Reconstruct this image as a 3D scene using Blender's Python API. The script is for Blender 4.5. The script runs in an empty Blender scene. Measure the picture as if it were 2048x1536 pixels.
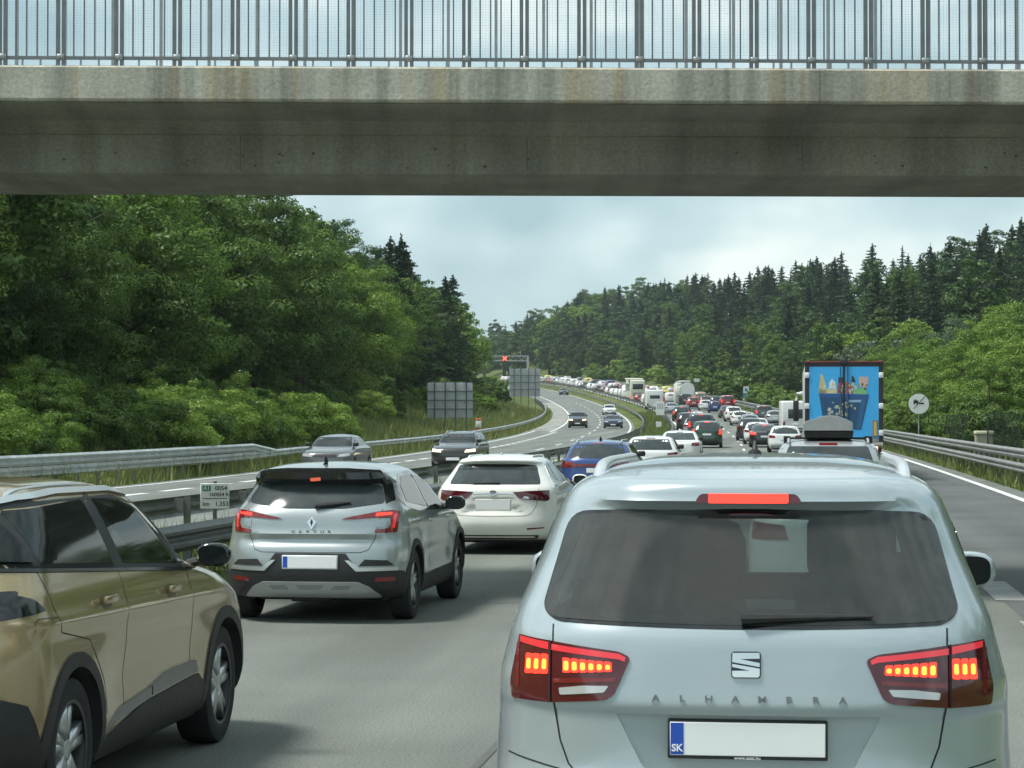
import bpy, bmesh, math, random
import numpy as np
from mathutils import Vector, Matrix
from mathutils.geometry import delaunay_2d_cdt

S = bpy.context.scene
COL = S.collection
rad = math.radians

# ------------------------------------------------------------------ camera, world, sun, exposure
CAM_H = 1.88
cam = bpy.data.objects.new('camera', bpy.data.cameras.new('camera'))
COL.objects.link(cam)
cam.data.sensor_width = 36.0
cam.data.lens = 80.0
cam.data.clip_end = 6000.0
cam.data.clip_start = 0.1
cam.location = (0, 0, CAM_H)
cam.rotation_euler = (rad(90 + 1.032), 0, rad(7.212))
S.camera = cam

SUN_EL, SUN_AZ = rad(63), rad(252)      # azimuth measured clockwise from +Y
W = bpy.data.worlds.new('World'); S.world = W; W.use_nodes = True
W.cycles.sampling_method = 'MANUAL'; W.cycles.sample_map_resolution = 256
wt = W.node_tree; wt.nodes.clear()
def wn(t, **k):
    n = wt.nodes.new(t)
    for a, b in k.items(): setattr(n, a, b)
    return n
wl = wt.links.new
wout = wn('ShaderNodeOutputWorld'); wbg = wn('ShaderNodeBackground')
sky = wn('ShaderNodeTexSky'); sky.sky_type = 'NISHITA'; sky.sun_disc = False
sky.sun_elevation = SUN_EL; sky.sun_rotation = SUN_AZ; sky.air_density = 1.2; sky.dust_density = 2.0
tc = wn('ShaderNodeTexCoord'); sep = wn('ShaderNodeSeparateXYZ'); wl(tc.outputs['Generated'], sep.inputs[0])
def wm(op, a, b=None, clamp=False):
    n = wn('ShaderNodeMath', operation=op); n.use_clamp = clamp
    for i, v in enumerate((a, b)):
        if v is None: continue
        if isinstance(v, (int, float)): n.inputs[i].default_value = v
        else: wl(v, n.inputs[i])
    return n.outputs[0]
den = wm('ADD', wm('MAXIMUM', sep.outputs[2], 0.0), 0.12)
cu = wn('ShaderNodeCombineXYZ')
wl(sep.outputs[0], cu.inputs[0]); wl(sep.outputs[1], cu.inputs[1]); wl(wm('MULTIPLY', sep.outputs[2], 1.9), cu.inputs[2])
n1 = wn('ShaderNodeTexNoise'); n1.inputs['Scale'].default_value = 5.5; n1.inputs['Detail'].default_value = 3; n1.inputs['Roughness'].default_value = 0.52
mp = wn('ShaderNodeMapping'); mp.inputs['Location'].default_value = (3.1, 0.4, 0); wl(cu.outputs[0], mp.inputs[0]); wl(mp.outputs[0], n1.inputs['Vector'])
n2 = wn('ShaderNodeTexNoise'); n2.inputs['Scale'].default_value = 13.0; n2.inputs['Detail'].default_value = 3
mp2 = wn('ShaderNodeMapping'); mp2.inputs['Location'].default_value = (7.7, 2.2, 0); wl(cu.outputs[0], mp2.inputs[0]); wl(mp2.outputs[0], n2.inputs['Vector'])
rmp = wn('ShaderNodeValToRGB')
e = rmp.color_ramp.elements
e[0].position = 0.41; e[0].color = (0.29, 0.42, 0.465, 1)
e[1].position = 0.585; e[1].color = (0.72, 0.79, 0.77, 1)
m_ = rmp.color_ramp.elements.new(0.50); m_.color = (0.43, 0.565, 0.595, 1)
wl(wm('ADD', wm('MULTIPLY', n1.outputs['Fac'], 0.75), wm('MULTIPLY', n2.outputs['Fac'], 0.25)), rmp.inputs[0])
skm = wn('ShaderNodeMix', data_type='RGBA', blend_type='MULTIPLY'); skm.inputs[0].default_value = 1.0
wl(sky.outputs[0], skm.inputs[6]); skm.inputs[7].default_value = (0.10, 0.10, 0.10, 1)
mixw = wn('ShaderNodeMix', data_type='RGBA'); mixw.inputs[0].default_value = 0.86
wl(skm.outputs[2], mixw.inputs[6]); wl(rmp.outputs[0], mixw.inputs[7])
wl(mixw.outputs[2], wbg.inputs[0]); wbg.inputs[1].default_value = 1.0
wl(wbg.outputs[0], wout.inputs[0])

sl = bpy.data.lights.new('sun', 'SUN'); sl.energy = 3.1; sl.angle = rad(13); sl.color = (1.0, 0.97, 0.92)
so = bpy.data.objects.new('sun', sl); COL.objects.link(so)
sd = Vector((math.sin(SUN_AZ) * math.cos(SUN_EL), math.cos(SUN_AZ) * math.cos(SUN_EL), math.sin(SUN_EL)))
so.rotation_euler = sd.to_track_quat('Z', 'Y').to_euler(); so.location = sd * 80
S.view_settings.view_transform = 'Standard'; S.view_settings.look = 'None'
S.view_settings.exposure = 0.56; S.view_settings.gamma = 1.0; S.view_settings.use_curve_mapping = False
S.render.engine = 'CYCLES'
S.cycles.use_denoising = True
S.cycles.max_bounces = 6; S.cycles.diffuse_bounces = 2; S.cycles.glossy_bounces = 3; S.cycles.transmission_bounces = 3; S.cycles.transparent_max_bounces = 12
S.cycles.use_adaptive_sampling = True; S.cycles.adaptive_threshold = 0.03
S.cycles.volume_bounces = 0
S.cycles.sample_clamp_indirect = 6.0

# ------------------------------------------------------------------ materials
MATS = {}
def nt_mat(name):
    m = bpy.data.materials.new(name); m.use_nodes = True
    return m, m.node_tree, m.node_tree.nodes['Principled BSDF']
def mat(name, col, rough=0.5, metal=0.0, coat=0.0, spec=0.5, emit=None, es=0.0, var=0.0, vscale=8.0, bump=0.0, bscale=60.0, objvar=False):
    if name in MATS: return MATS[name]
    m, t, b = nt_mat(name)
    c4 = (*col, 1)
    b.inputs['Base Color'].default_value = c4
    b.inputs['Roughness'].default_value = rough; b.inputs['Metallic'].default_value = metal
    b.inputs['Coat Weight'].default_value = coat; b.inputs['Coat Roughness'].default_value = 0.04
    b.inputs['Specular IOR Level'].default_value = spec
    if emit: m.cycles.emission_sampling = 'NONE'; b.inputs['Emission Color'].default_value = (*emit, 1); b.inputs['Emission Strength'].default_value = es
    if var > 0:
        tcn = t.nodes.new('ShaderNodeTexCoord'); nz = t.nodes.new('ShaderNodeTexNoise'); nz.inputs['Scale'].default_value = vscale; nz.inputs['Detail'].default_value = 3
        t.links.new(tcn.outputs['Object'], nz.inputs['Vector'])
        mr = t.nodes.new('ShaderNodeMapRange'); mr.inputs[1].default_value = .25; mr.inputs[2].default_value = .75; mr.inputs[3].default_value = 1 - var; mr.inputs[4].default_value = 1 + var
        t.links.new(nz.outputs['Fac'], mr.inputs[0])
        mx = t.nodes.new('ShaderNodeMix'); mx.data_type = 'RGBA'; mx.blend_type = 'MULTIPLY'; mx.inputs[0].default_value = 1; mx.inputs[6].default_value = c4
        t.links.new(mr.outputs[0], mx.inputs[7]); t.links.new(mx.outputs[2], b.inputs['Base Color'])
        mr2 = t.nodes.new('ShaderNodeMapRange'); mr2.inputs[3].default_value = max(0.02, rough - .08); mr2.inputs[4].default_value = min(1, rough + .12)
        t.links.new(nz.outputs['Fac'], mr2.inputs[0]); t.links.new(mr2.outputs[0], b.inputs['Roughness'])
    if bump > 0:
        tcn = t.nodes.new('ShaderNodeTexCoord'); nz = t.nodes.new('ShaderNodeTexNoise'); nz.inputs['Scale'].default_value = bscale; nz.inputs['Detail'].default_value = 3
        t.links.new(tcn.outputs['Object'], nz.inputs['Vector'])
        bp = t.nodes.new('ShaderNodeBump'); bp.inputs['Strength'].default_value = bump; bp.inputs['Distance'].default_value = 0.02
        t.links.new(nz.outputs['Fac'], bp.inputs['Height']); t.links.new(bp.outputs[0], b.inputs['Normal'])
    MATS[name] = m
    return m
def paint(name, col, metal=0.0, rough=0.30, dirt=0.05):
    """car paint: base coat under a clear coat, a film of road dust gathering low on the body"""
    if name in MATS: return MATS[name]
    m, t, b = nt_mat(name)
    b.inputs['Metallic'].default_value = metal; b.inputs['Roughness'].default_value = rough
    b.inputs['Coat Weight'].default_value = 0.9; b.inputs['Coat Roughness'].default_value = 0.05
    tcn = t.nodes.new('ShaderNodeTexCoord'); nz = t.nodes.new('ShaderNodeTexNoise'); nz.inputs['Scale'].default_value = 3.5; nz.inputs['Detail'].default_value = 3; nz.inputs['Roughness'].default_value = .65
    t.links.new(tcn.outputs['Object'], nz.inputs['Vector'])
    sx = t.nodes.new('ShaderNodeSeparateXYZ'); t.links.new(tcn.outputs['Object'], sx.inputs[0])
    hr = t.nodes.new('ShaderNodeMapRange'); hr.inputs[1].default_value = 0.15; hr.inputs[2].default_value = 0.9; hr.inputs[3].default_value = 0.32; hr.inputs[4].default_value = dirt
    t.links.new(sx.outputs[2], hr.inputs[0])
    ml = t.nodes.new('ShaderNodeMath'); ml.operation = 'MULTIPLY'; t.links.new(hr.outputs[0], ml.inputs[0]); t.links.new(nz.outputs['Fac'], ml.inputs[1])
    mx = t.nodes.new('ShaderNodeMix'); mx.data_type = 'RGBA'; mx.inputs[6].default_value = (*col, 1); mx.inputs[7].default_value = (.16, .155, .14, 1)
    t.links.new(ml.outputs[0], mx.inputs[0]); t.links.new(mx.outputs[2], b.inputs['Base Color'])
    cr = t.nodes.new('ShaderNodeMapRange'); cr.inputs[1].default_value = 0; cr.inputs[2].default_value = .4; cr.inputs[3].default_value = .04; cr.inputs[4].default_value = .35
    t.links.new(ml.outputs[0], cr.inputs[0]); t.links.new(cr.outputs[0], b.inputs['Coat Roughness'])
    MATS[name] = m
    return m
def clear_glass(name, tint, dust=0.06, wiper=None, refl=1.0):
    """thin see-through pane with a reflection and a film of dust"""
    m, t, b = nt_mat(name); t.nodes.remove(b)
    out = [n for n in t.nodes if n.type == 'OUTPUT_MATERIAL'][0]
    tr = t.nodes.new('ShaderNodeBsdfTransparent'); tr.inputs[0].default_value = (*tint, 1)
    gl = t.nodes.new('ShaderNodeBsdfGlossy'); gl.inputs['Roughness'].default_value = 0.03; gl.inputs[0].default_value = (.95, 1, 1, 1)
    fr = t.nodes.new('ShaderNodeFresnel'); gm_ = t.nodes.new('ShaderNodeNewGeometry'); im_ = t.nodes.new('ShaderNodeMath'); im_.operation = 'MULTIPLY_ADD'; im_.inputs[1].default_value = -.8333; im_.inputs[2].default_value = 1.5; t.links.new(gm_.outputs['Backfacing'], im_.inputs[0]); t.links.new(im_.outputs[0], fr.inputs[0])
    fm = t.nodes.new('ShaderNodeMath'); fm.operation = 'MULTIPLY'; fm.inputs[1].default_value = refl; t.links.new(fr.outputs[0], fm.inputs[0])
    m1 = t.nodes.new('ShaderNodeMixShader'); t.links.new(fm.outputs[0], m1.inputs[0]); t.links.new(tr.outputs[0], m1.inputs[1]); t.links.new(gl.outputs[0], m1.inputs[2])
    df = t.nodes.new('ShaderNodeBsdfDiffuse'); df.inputs[0].default_value = (.30, .31, .30, 1)
    tcn = t.nodes.new('ShaderNodeTexCoord'); nz = t.nodes.new('ShaderNodeTexNoise'); nz.inputs['Scale'].default_value = 9; nz.inputs['Detail'].default_value = 5; nz.inputs['Roughness'].default_value = .8
    t.links.new(tcn.outputs['Object'], nz.inputs['Vector'])
    mr = t.nodes.new('ShaderNodeMapRange'); mr.inputs[1].default_value = .3; mr.inputs[2].default_value = .75; mr.inputs[3].default_value = dust * .78; mr.inputs[4].default_value = dust * 1.22
    t.links.new(nz.outputs['Fac'], mr.inputs[0]); fac = mr.outputs[0]
    if wiper:
        px, pz, r0, r1 = wiper
        vd = t.nodes.new('ShaderNodeVectorMath'); vd.operation = 'DISTANCE'
        sx = t.nodes.new('ShaderNodeSeparateXYZ'); cx = t.nodes.new('ShaderNodeCombineXYZ')
        t.links.new(tcn.outputs['Object'], sx.inputs[0]); t.links.new(sx.outputs[0], cx.inputs[0]); t.links.new(sx.outputs[2], cx.inputs[2])
        t.links.new(cx.outputs[0], vd.inputs[0]); vd.inputs[1].default_value = (px, 0, pz)
        a = t.nodes.new('ShaderNodeMapRange'); a.interpolation_type = 'SMOOTHSTEP'; a.inputs[1].default_value = r1 - .02; a.inputs[2].default_value = r1 + .02; a.inputs[3].default_value = .72; a.inputs[4].default_value = 1.0
        t.links.new(vd.outputs['Value'], a.inputs[0])
        ml = t.nodes.new('ShaderNodeMath'); ml.operation = 'MULTIPLY'; t.links.new(fac, ml.inputs[0]); t.links.new(a.outputs[0], ml.inputs[1]); fac = ml.outputs[0]
    m2 = t.nodes.new('ShaderNodeMixShader'); t.links.new(fac, m2.inputs[0]); t.links.new(m1.outputs[0], m2.inputs[1]); t.links.new(df.outputs[0], m2.inputs[2])
    t.links.new(m2.outputs[0], out.inputs[0])
    MATS[name] = m
    return m

BLACK = mat('black_plastic', (.018, .019, .020), .55, var=.3, vscale=20)
GLOSSB = mat('gloss_black', (.008, .009, .010), .12, coat=.6)
RUBBER = mat('tyre_rubber', (.016, .016, .017), .85, var=.25, vscale=30)
GLASS = mat('dark_glass', (.010, .014, .014), .05, spec=.28, coat=.0)
GLASS2 = mat('grey_glass', (.045, .056, .058), .09, spec=.35, coat=.0, var=.25, vscale=4)
CHROME = mat('chrome', (.75, .77, .78), .12, 1.0)
ALLOY = mat('alloy', (.52, .53, .54), .32, .9, var=.12)
DKALLOY = mat('dark_alloy', (.06, .062, .065), .4, .6)
REDL = mat('red_lens', (.17, .008, .010), .12, coat=1.0)
REDD = mat('dark_red_lens', (.080, .003, .010), .12, coat=1.0)
REDLIT = mat('lit_red_lens', (.5, .02, .02), .2, emit=(1, .045, .02), es=1.35)
REDHOT = mat('lit_lamp_cell', (.8, .1, .02), .2, emit=(1, .27, .03), es=2.6)
REDGLOW = mat('glowing_light_strip', (.45, .02, .03), .2, emit=(1, .04, .06), es=.30, coat=1)
CLEARL = mat('clear_lens', (.55, .56, .56), .08, .3, coat=1.0)
HEADLIT = mat('lit_headlamp', (.9, .85, .7), .1, emit=(1, .80, .45), es=1.6)
PLATE = mat('number_plate', (.93, .94, .94), .35, var=.02)
PBLUE = mat('plate_blue', (.02, .09, .50), .4)
SKIDS = mat('silver_skid', (.42, .43, .43), .35, .5)
SEAM = mat('panel_gap_dark', (.012, .013, .014), .8)
UNDER = mat('underbody', (.010, .010, .010), .95)
GALV = mat('galvanised_steel', (.47, .495, .49), .42, .6, var=.25, vscale=2.5)
GALVD = mat('weathered_steel', (.17, .18, .17), .55, .55, var=.3, vscale=3)
WORNP = mat('worn_road_paint', (.27, .28, .265), .7, var=.35, vscale=2.2)
RAILR = mat('brownish_steel', (.27, .275, .26), .5, .5, var=.28, vscale=2.5)
WHITEP = mat('road_paint', (.62, .63, .60), .6, var=.18, vscale=3)

# ------------------------------------------------------------------ mesh helpers
class MD:
    """verts + faces (+ material index per face), all smooth or flat"""
    def __init__(s, v=None, f=None, smooth=True):
        s.v = [tuple(p) for p in v] if v is not None else []; s.f = [tuple(q) for q in f] if f is not None else []; s.smooth = smooth
    def add(s, o):
        k = len(s.v); s.v += o.v; s.f += [tuple(i + k for i in q) for q in o.f]; return s
    def move(s, d): s.v = [(p[0] + d[0], p[1] + d[1], p[2] + d[2]) for p in s.v]; return s
    def xf(s, M): s.v = [tuple(M @ Vector(p)) for p in s.v]; return s
    def mirx(s): s.v = [(-p[0], p[1], p[2]) for p in s.v]; s.f = [tuple(reversed(q)) for q in s.f]; return s
    def copy(s): m = MD(s.v, s.f, s.smooth); return m
    def mesh(s, name, mats):
        me = bpy.data.meshes.new(name); me.from_pydata(s.v, [], s.f)
        for m in (mats if isinstance(mats, (list, tuple)) else [mats]): me.materials.append(m)
        if s.smooth: me.polygons.foreach_set('use_smooth', [True] * len(me.polygons))
        me.update(); return me
def smooth_by_angle(me, deg=40):
    bm = bmesh.new(); bm.from_mesh(me); c = math.cos(rad(deg))
    for e_ in bm.edges:
        if len(e_.link_faces) == 2:
            e_.smooth = e_.link_faces[0].normal.dot(e_.link_faces[1].normal) > c
    bm.to_mesh(me); bm.free()
def link(name, me, parent=None):
    o = bpy.data.objects.new(name, me); COL.objects.link(o)
    if parent is not None: o.parent = parent
    return o
def ob(name, md, m, parent=None, sharp=40):
    me = md.mesh(name, m)
    if md.smooth and sharp: smooth_by_angle(me, sharp)
    return link(name, me, parent)
def tag(o, label, cat, group=None, kind=None):
    o['label'] = label
    if cat: o['category'] = cat
    if group: o['group'] = group
    if kind: o['kind'] = kind
    return o
def thing(name, label, cat, loc=(0, 0, 0), rz=0.0, group=None, rx=0.0):
    o = bpy.data.objects.new(name, None); COL.objects.link(o); o.empty_display_size = .2
    o.location = loc; o.rotation_euler = (rx, 0, rz)
    return tag(o, label, cat, group)
def node(name, parent, loc=(0, 0, 0)):
    o = bpy.data.objects.new(name, None); COL.objects.link(o); o.parent = parent; o.location = loc; o.empty_display_size = .1
    return o
def copy_tree(o, parent=None):
    c = o.copy(); COL.objects.link(c); c.parent = parent
    for ch in o.children: copy_tree(ch, c)
    return c
def box(x0, x1, y0, y1, z0, z1):
    v = [(x, y, z) for x in (x0, x1) for y in (y0, y1) for z in (z0, z1)]
    return MD(v, [(0, 1, 3, 2), (4, 6, 7, 5), (0, 4, 5, 1), (2, 3, 7, 6), (0, 2, 6, 4), (1, 5, 7, 3)], False)
def rbox(x0, x1, y0, y1, z0, z1, r=.02, seg=2):
    bm = bmesh.new(); b = box(x0, x1, y0, y1, z0, z1)
    vs = [bm.verts.new(p) for p in b.v]
    for q in b.f: bm.faces.new([vs[i] for i in q])
    bmesh.ops.recalc_face_normals(bm, faces=bm.faces)
    bmesh.ops.bevel(bm, geom=bm.edges[:], offset=r, segments=seg, profile=.5, affect='EDGES')
    bm.verts.index_update()
    m = MD([v.co[:] for v in bm.verts], [[v.index for v in f.verts] for f in bm.faces]); bm.free(); return m
def tube(pts, r, n=8, caps=True):
    pts = [Vector(p) for p in pts]; rs = r if isinstance(r, (list, tuple)) else [r] * len(pts)
    v, f = [], []
    up = None
    for i, p in enumerate(pts):
        t = (pts[min(i + 1, len(pts) - 1)] - pts[max(i - 1, 0)]).normalized()
        a = Vector((0, 0, 1)) if abs(t.z) < .9 else Vector((1, 0, 0))
        s_ = t.cross(a).normalized(); u_ = s_.cross(t)
        for k in range(n):
            an = 2 * math.pi * k / n; v.append(p + (s_ * math.cos(an) + u_ * math.sin(an)) * rs[i])
    for i in range(len(pts) - 1):
        for k in range(n):
            a, b = i * n + k, i * n + (k + 1) % n; f.append((a, b, b + n, a + n))
    if caps: f.append(tuple(range(n - 1, -1, -1))); f.append(tuple(range(len(v) - n, len(v))))
    return MD(v, f)
def lathe_x(prof, n=32, close=False):
    """profile of (x, r) revolved about the x axis"""
    v, f = [], []
    for x, r in prof:
        for k in range(n):
            a = 2 * math.pi * k / n; v.append((x, r * math.cos(a), r * math.sin(a)))
    m = len(prof)
    for i in range(m - 1 + (1 if close else 0)):
        j = (i + 1) % m
        for k in range(n):
            k2 = (k + 1) % n; f.append((i * n + k, i * n + k2, j * n + k2, j * n + k))
    return MD(v, f)
def prism(poly, axis, a0, a1):
    """closed 2-D polygon extruded along an axis ('x': poly=(y,z), 'y': poly=(x,z), 'z': poly=(x,y))"""
    def P(p, a): return (a, p[0], p[1]) if axis == 'x' else ((p[0], a, p[1]) if axis == 'y' else (p[0], p[1], a))
    n = len(poly); v = [P(p, a0) for p in poly] + [P(p, a1) for p in poly]
    f = [tuple(range(n)), tuple(range(2 * n - 1, n - 1, -1))] + [(i, n + i, n + (i + 1) % n, (i + 1) % n) for i in range(n)]
    m = MD(v, f, False)
    bm = bmesh.new(); vs = [bm.verts.new(p) for p in m.v]
    for q in m.f: bm.faces.new([vs[i] for i in q])
    bmesh.ops.recalc_face_normals(bm, faces=bm.faces); bm.verts.index_update()
    r = MD([x.co[:] for x in bm.verts], [[x.index for x in g.verts] for g in bm.faces], False); bm.free(); return r
def rpoly(pts, r, n=5):
    """polygon with rounded corners"""
    out = []; N = len(pts)
    rr = r if isinstance(r, (list, tuple)) else [r] * N
    for i in range(N):
        p = Vector(pts[i]); a = Vector(pts[i - 1]); b = Vector(pts[(i + 1) % N])
        da, db = (a - p), (b - p); k = min(rr[i], da.length * .48, db.length * .48)
        if k < 1e-4: out.append(tuple(p)); continue
        p0, p1 = p + da.normalized() * k, p + db.normalized() * k
        for j in range(n + 1):
            t = j / n; out.append(tuple(p0 * (1 - t) ** 2 + p * 2 * t * (1 - t) + p1 * t * t))
    return out
def inside(p, poly):
    c = False; x, y = p; n = len(poly); j = n - 1
    for i in range(n):
        xi, yi = poly[i]; xj, yj = poly[j]
        if (yi > y) != (yj > y) and x < (xj - xi) * (y - yi) / (yj - yi) + xi: c = not c
        j = i
    return c
def tess(poly, grid):
    pts = []
    n = len(poly)
    for i in range(n):
        a, b = Vector(poly[i]), Vector(poly[(i + 1) % n]); k = max(1, int((b - a).length / grid + .5))
        for j in range(k): pts.append(tuple(a + (b - a) * (j / k)))
    nb = len(pts); edges = [(i, (i + 1) % nb) for i in range(nb)]
    xs = [p[0] for p in poly]; ys = [p[1] for p in poly]
    pv = [Vector(p) for p in pts]
    y = min(ys) + grid * .5
    extra = []
    pa = np.array(pts)
    while y < max(ys):
        x = min(xs) + grid * .5
        while x < max(xs):
            if inside((x, y), poly) and np.min((pa[:, 0] - x) ** 2 + (pa[:, 1] - y) ** 2) > (grid * .45) ** 2: extra.append(Vector((x, y)))
            x += grid
        y += grid
    r = delaunay_2d_cdt(pv + extra, edges, [], 1, 1e-6)
    vo, fo = r[0], r[2]
    cnt = {}
    for q in fo:
        for i in range(len(q)):
            a, b = q[i], q[(i + 1) % len(q)]; cnt[(a, b)] = cnt.get((a, b), 0) + 1
    bnd = [(a, b) for (a, b) in cnt if (b, a) not in cnt]
    return [tuple(p) for p in vo], [tuple(q) for q in fo], bnd
def patch(poly, mapper, off=.004, thick=.012, grid=.045):
    """a panel that lies on the surface mapper(a, b) -> (point, outward normal), standing off it, with a rim going into it"""
    vo, fo, bnd = tess(poly, grid)
    V = []
    for p in vo:
        q, nrm = mapper(*p); V.append(q + nrm * off)
    k = len(V); low = {}
    F = [tuple(q) for q in fo]
    for a, b in bnd:
        for i in (a, b):
            if i not in low:
                q, nrm = mapper(*vo[i]); low[i] = len(V); V.append(q + nrm * (off - thick))
        F.append((b, a, low[a], low[b]))
    # make the top face outwards
    q, nrm = mapper(*vo[fo[0][0]])
    a, b, c = [Vector(V[i]) for i in fo[0][:3]]
    if (b - a).cross(c - a).dot(nrm) < 0: F = [tuple(reversed(x)) for x in F]
    return MD(V, F)
def strip(pts, w, mapper, off=.0015, seg=.04):
    P = []
    for i in range(len(pts) - 1):
        a, b = Vector(pts[i]), Vector(pts[i + 1]); n = max(1, int((b - a).length / seg + .5))
        for j in range(n): P.append(a + (b - a) * (j / n))
    P.append(Vector(pts[-1])); V, F = [], []
    for i, p in enumerate(P):
        t = (P[min(i + 1, len(P) - 1)] - P[max(i - 1, 0)]).normalized(); s_ = Vector((-t.y, t.x)) * w * .5
        for sg in (1, -1):
            q, nrm = mapper(*(p + s_ * sg)); V.append(q + nrm * off)
    for i in range(len(P) - 1):
        F.append((2 * i, 2 * i + 1, 2 * i + 3, 2 * i + 2))
    q, nrm = mapper(*P[0])
    a, b, c = [Vector(V[i]) for i in F[0][:3]]
    if (b - a).cross(c - a).dot(nrm) < 0: F = [tuple(reversed(x)) for x in F]
    return MD(V, F)
def text_md(s, size, depth=.004, bold=0.0, align='CENTER'):
    """lettering as a mesh in the x-z plane, facing -y"""
    c = bpy.data.curves.new('lettering', 'FONT'); c.body = s; c.size = size; c.extrude = depth; c.align_x = align; c.align_y = 'CENTER'; c.offset = bold; c.resolution_u = 3
    o = bpy.data.objects.new('lettering', c); COL.objects.link(o)
    dg = bpy.context.evaluated_depsgraph_get(); me = o.evaluated_get(dg).to_mesh()
    v = [(p.co.x, -p.co.z, p.co.y) for p in me.vertices]; f = [tuple(q.vertices) for q in me.polygons]
    o.evaluated_get(dg).to_mesh_clear(); bpy.data.objects.remove(o); bpy.data.curves.remove(c)
    return MD(v, f, False)
def boolean(md, cutters, name='body'):
    """subtract closed solids from a closed solid"""
    me = md.mesh(name, BLACK); o = bpy.data.objects.new(name, me); COL.objects.link(o); tmp = [o]
    for c in cutters:
        cm = c.mesh('cutter', BLACK); co = bpy.data.objects.new('cutter', cm); COL.objects.link(co); tmp.append(co)
        m = o.modifiers.new('b', 'BOOLEAN'); m.object = co; m.operation = 'DIFFERENCE'; m.solver = 'EXACT'
    bpy.context.view_layer.update()
    dg = bpy.context.evaluated_depsgraph_get(); ev = o.evaluated_get(dg); em = ev.to_mesh()
    r = MD([p.co[:] for p in em.vertices], [tuple(q.vertices) for q in em.polygons])
    ev.to_mesh_clear()
    for t_ in tmp: bpy.data.objects.remove(t_)
    return r

HAZE = 0.00012

# ------------------------------------------------------------------ car hulls
def pchip(x, y, xq):
    x = np.asarray(x, float); y = np.asarray(y, float); h = np.diff(x); d = np.diff(y) / h
    m = np.zeros(len(x)); m[0], m[-1] = d[0], d[-1]
    for i in range(1, len(x) - 1):
        if d[i - 1] * d[i] <= 0: m[i] = 0
        else:
            w1, w2 = 2 * h[i] + h[i - 1], h[i] + 2 * h[i - 1]; m[i] = (w1 + w2) / (w1 / d[i - 1] + w2 / d[i])
    k = np.clip(np.searchsorted(x, xq) - 1, 0, len(x) - 2); t = (xq - x[k]) / h[k]
    return (2 * t**3 - 3 * t**2 + 1) * y[k] + (t**3 - 2 * t**2 + t) * h[k] * m[k] + (-2 * t**3 + 3 * t**2) * y[k + 1] + (t**3 - t**2) * h[k] * m[k + 1]
def sstep(a, b, x):
    t = min(1, max(0, (x - a) / (b - a))); return t * t * (3 - 2 * t)
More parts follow.
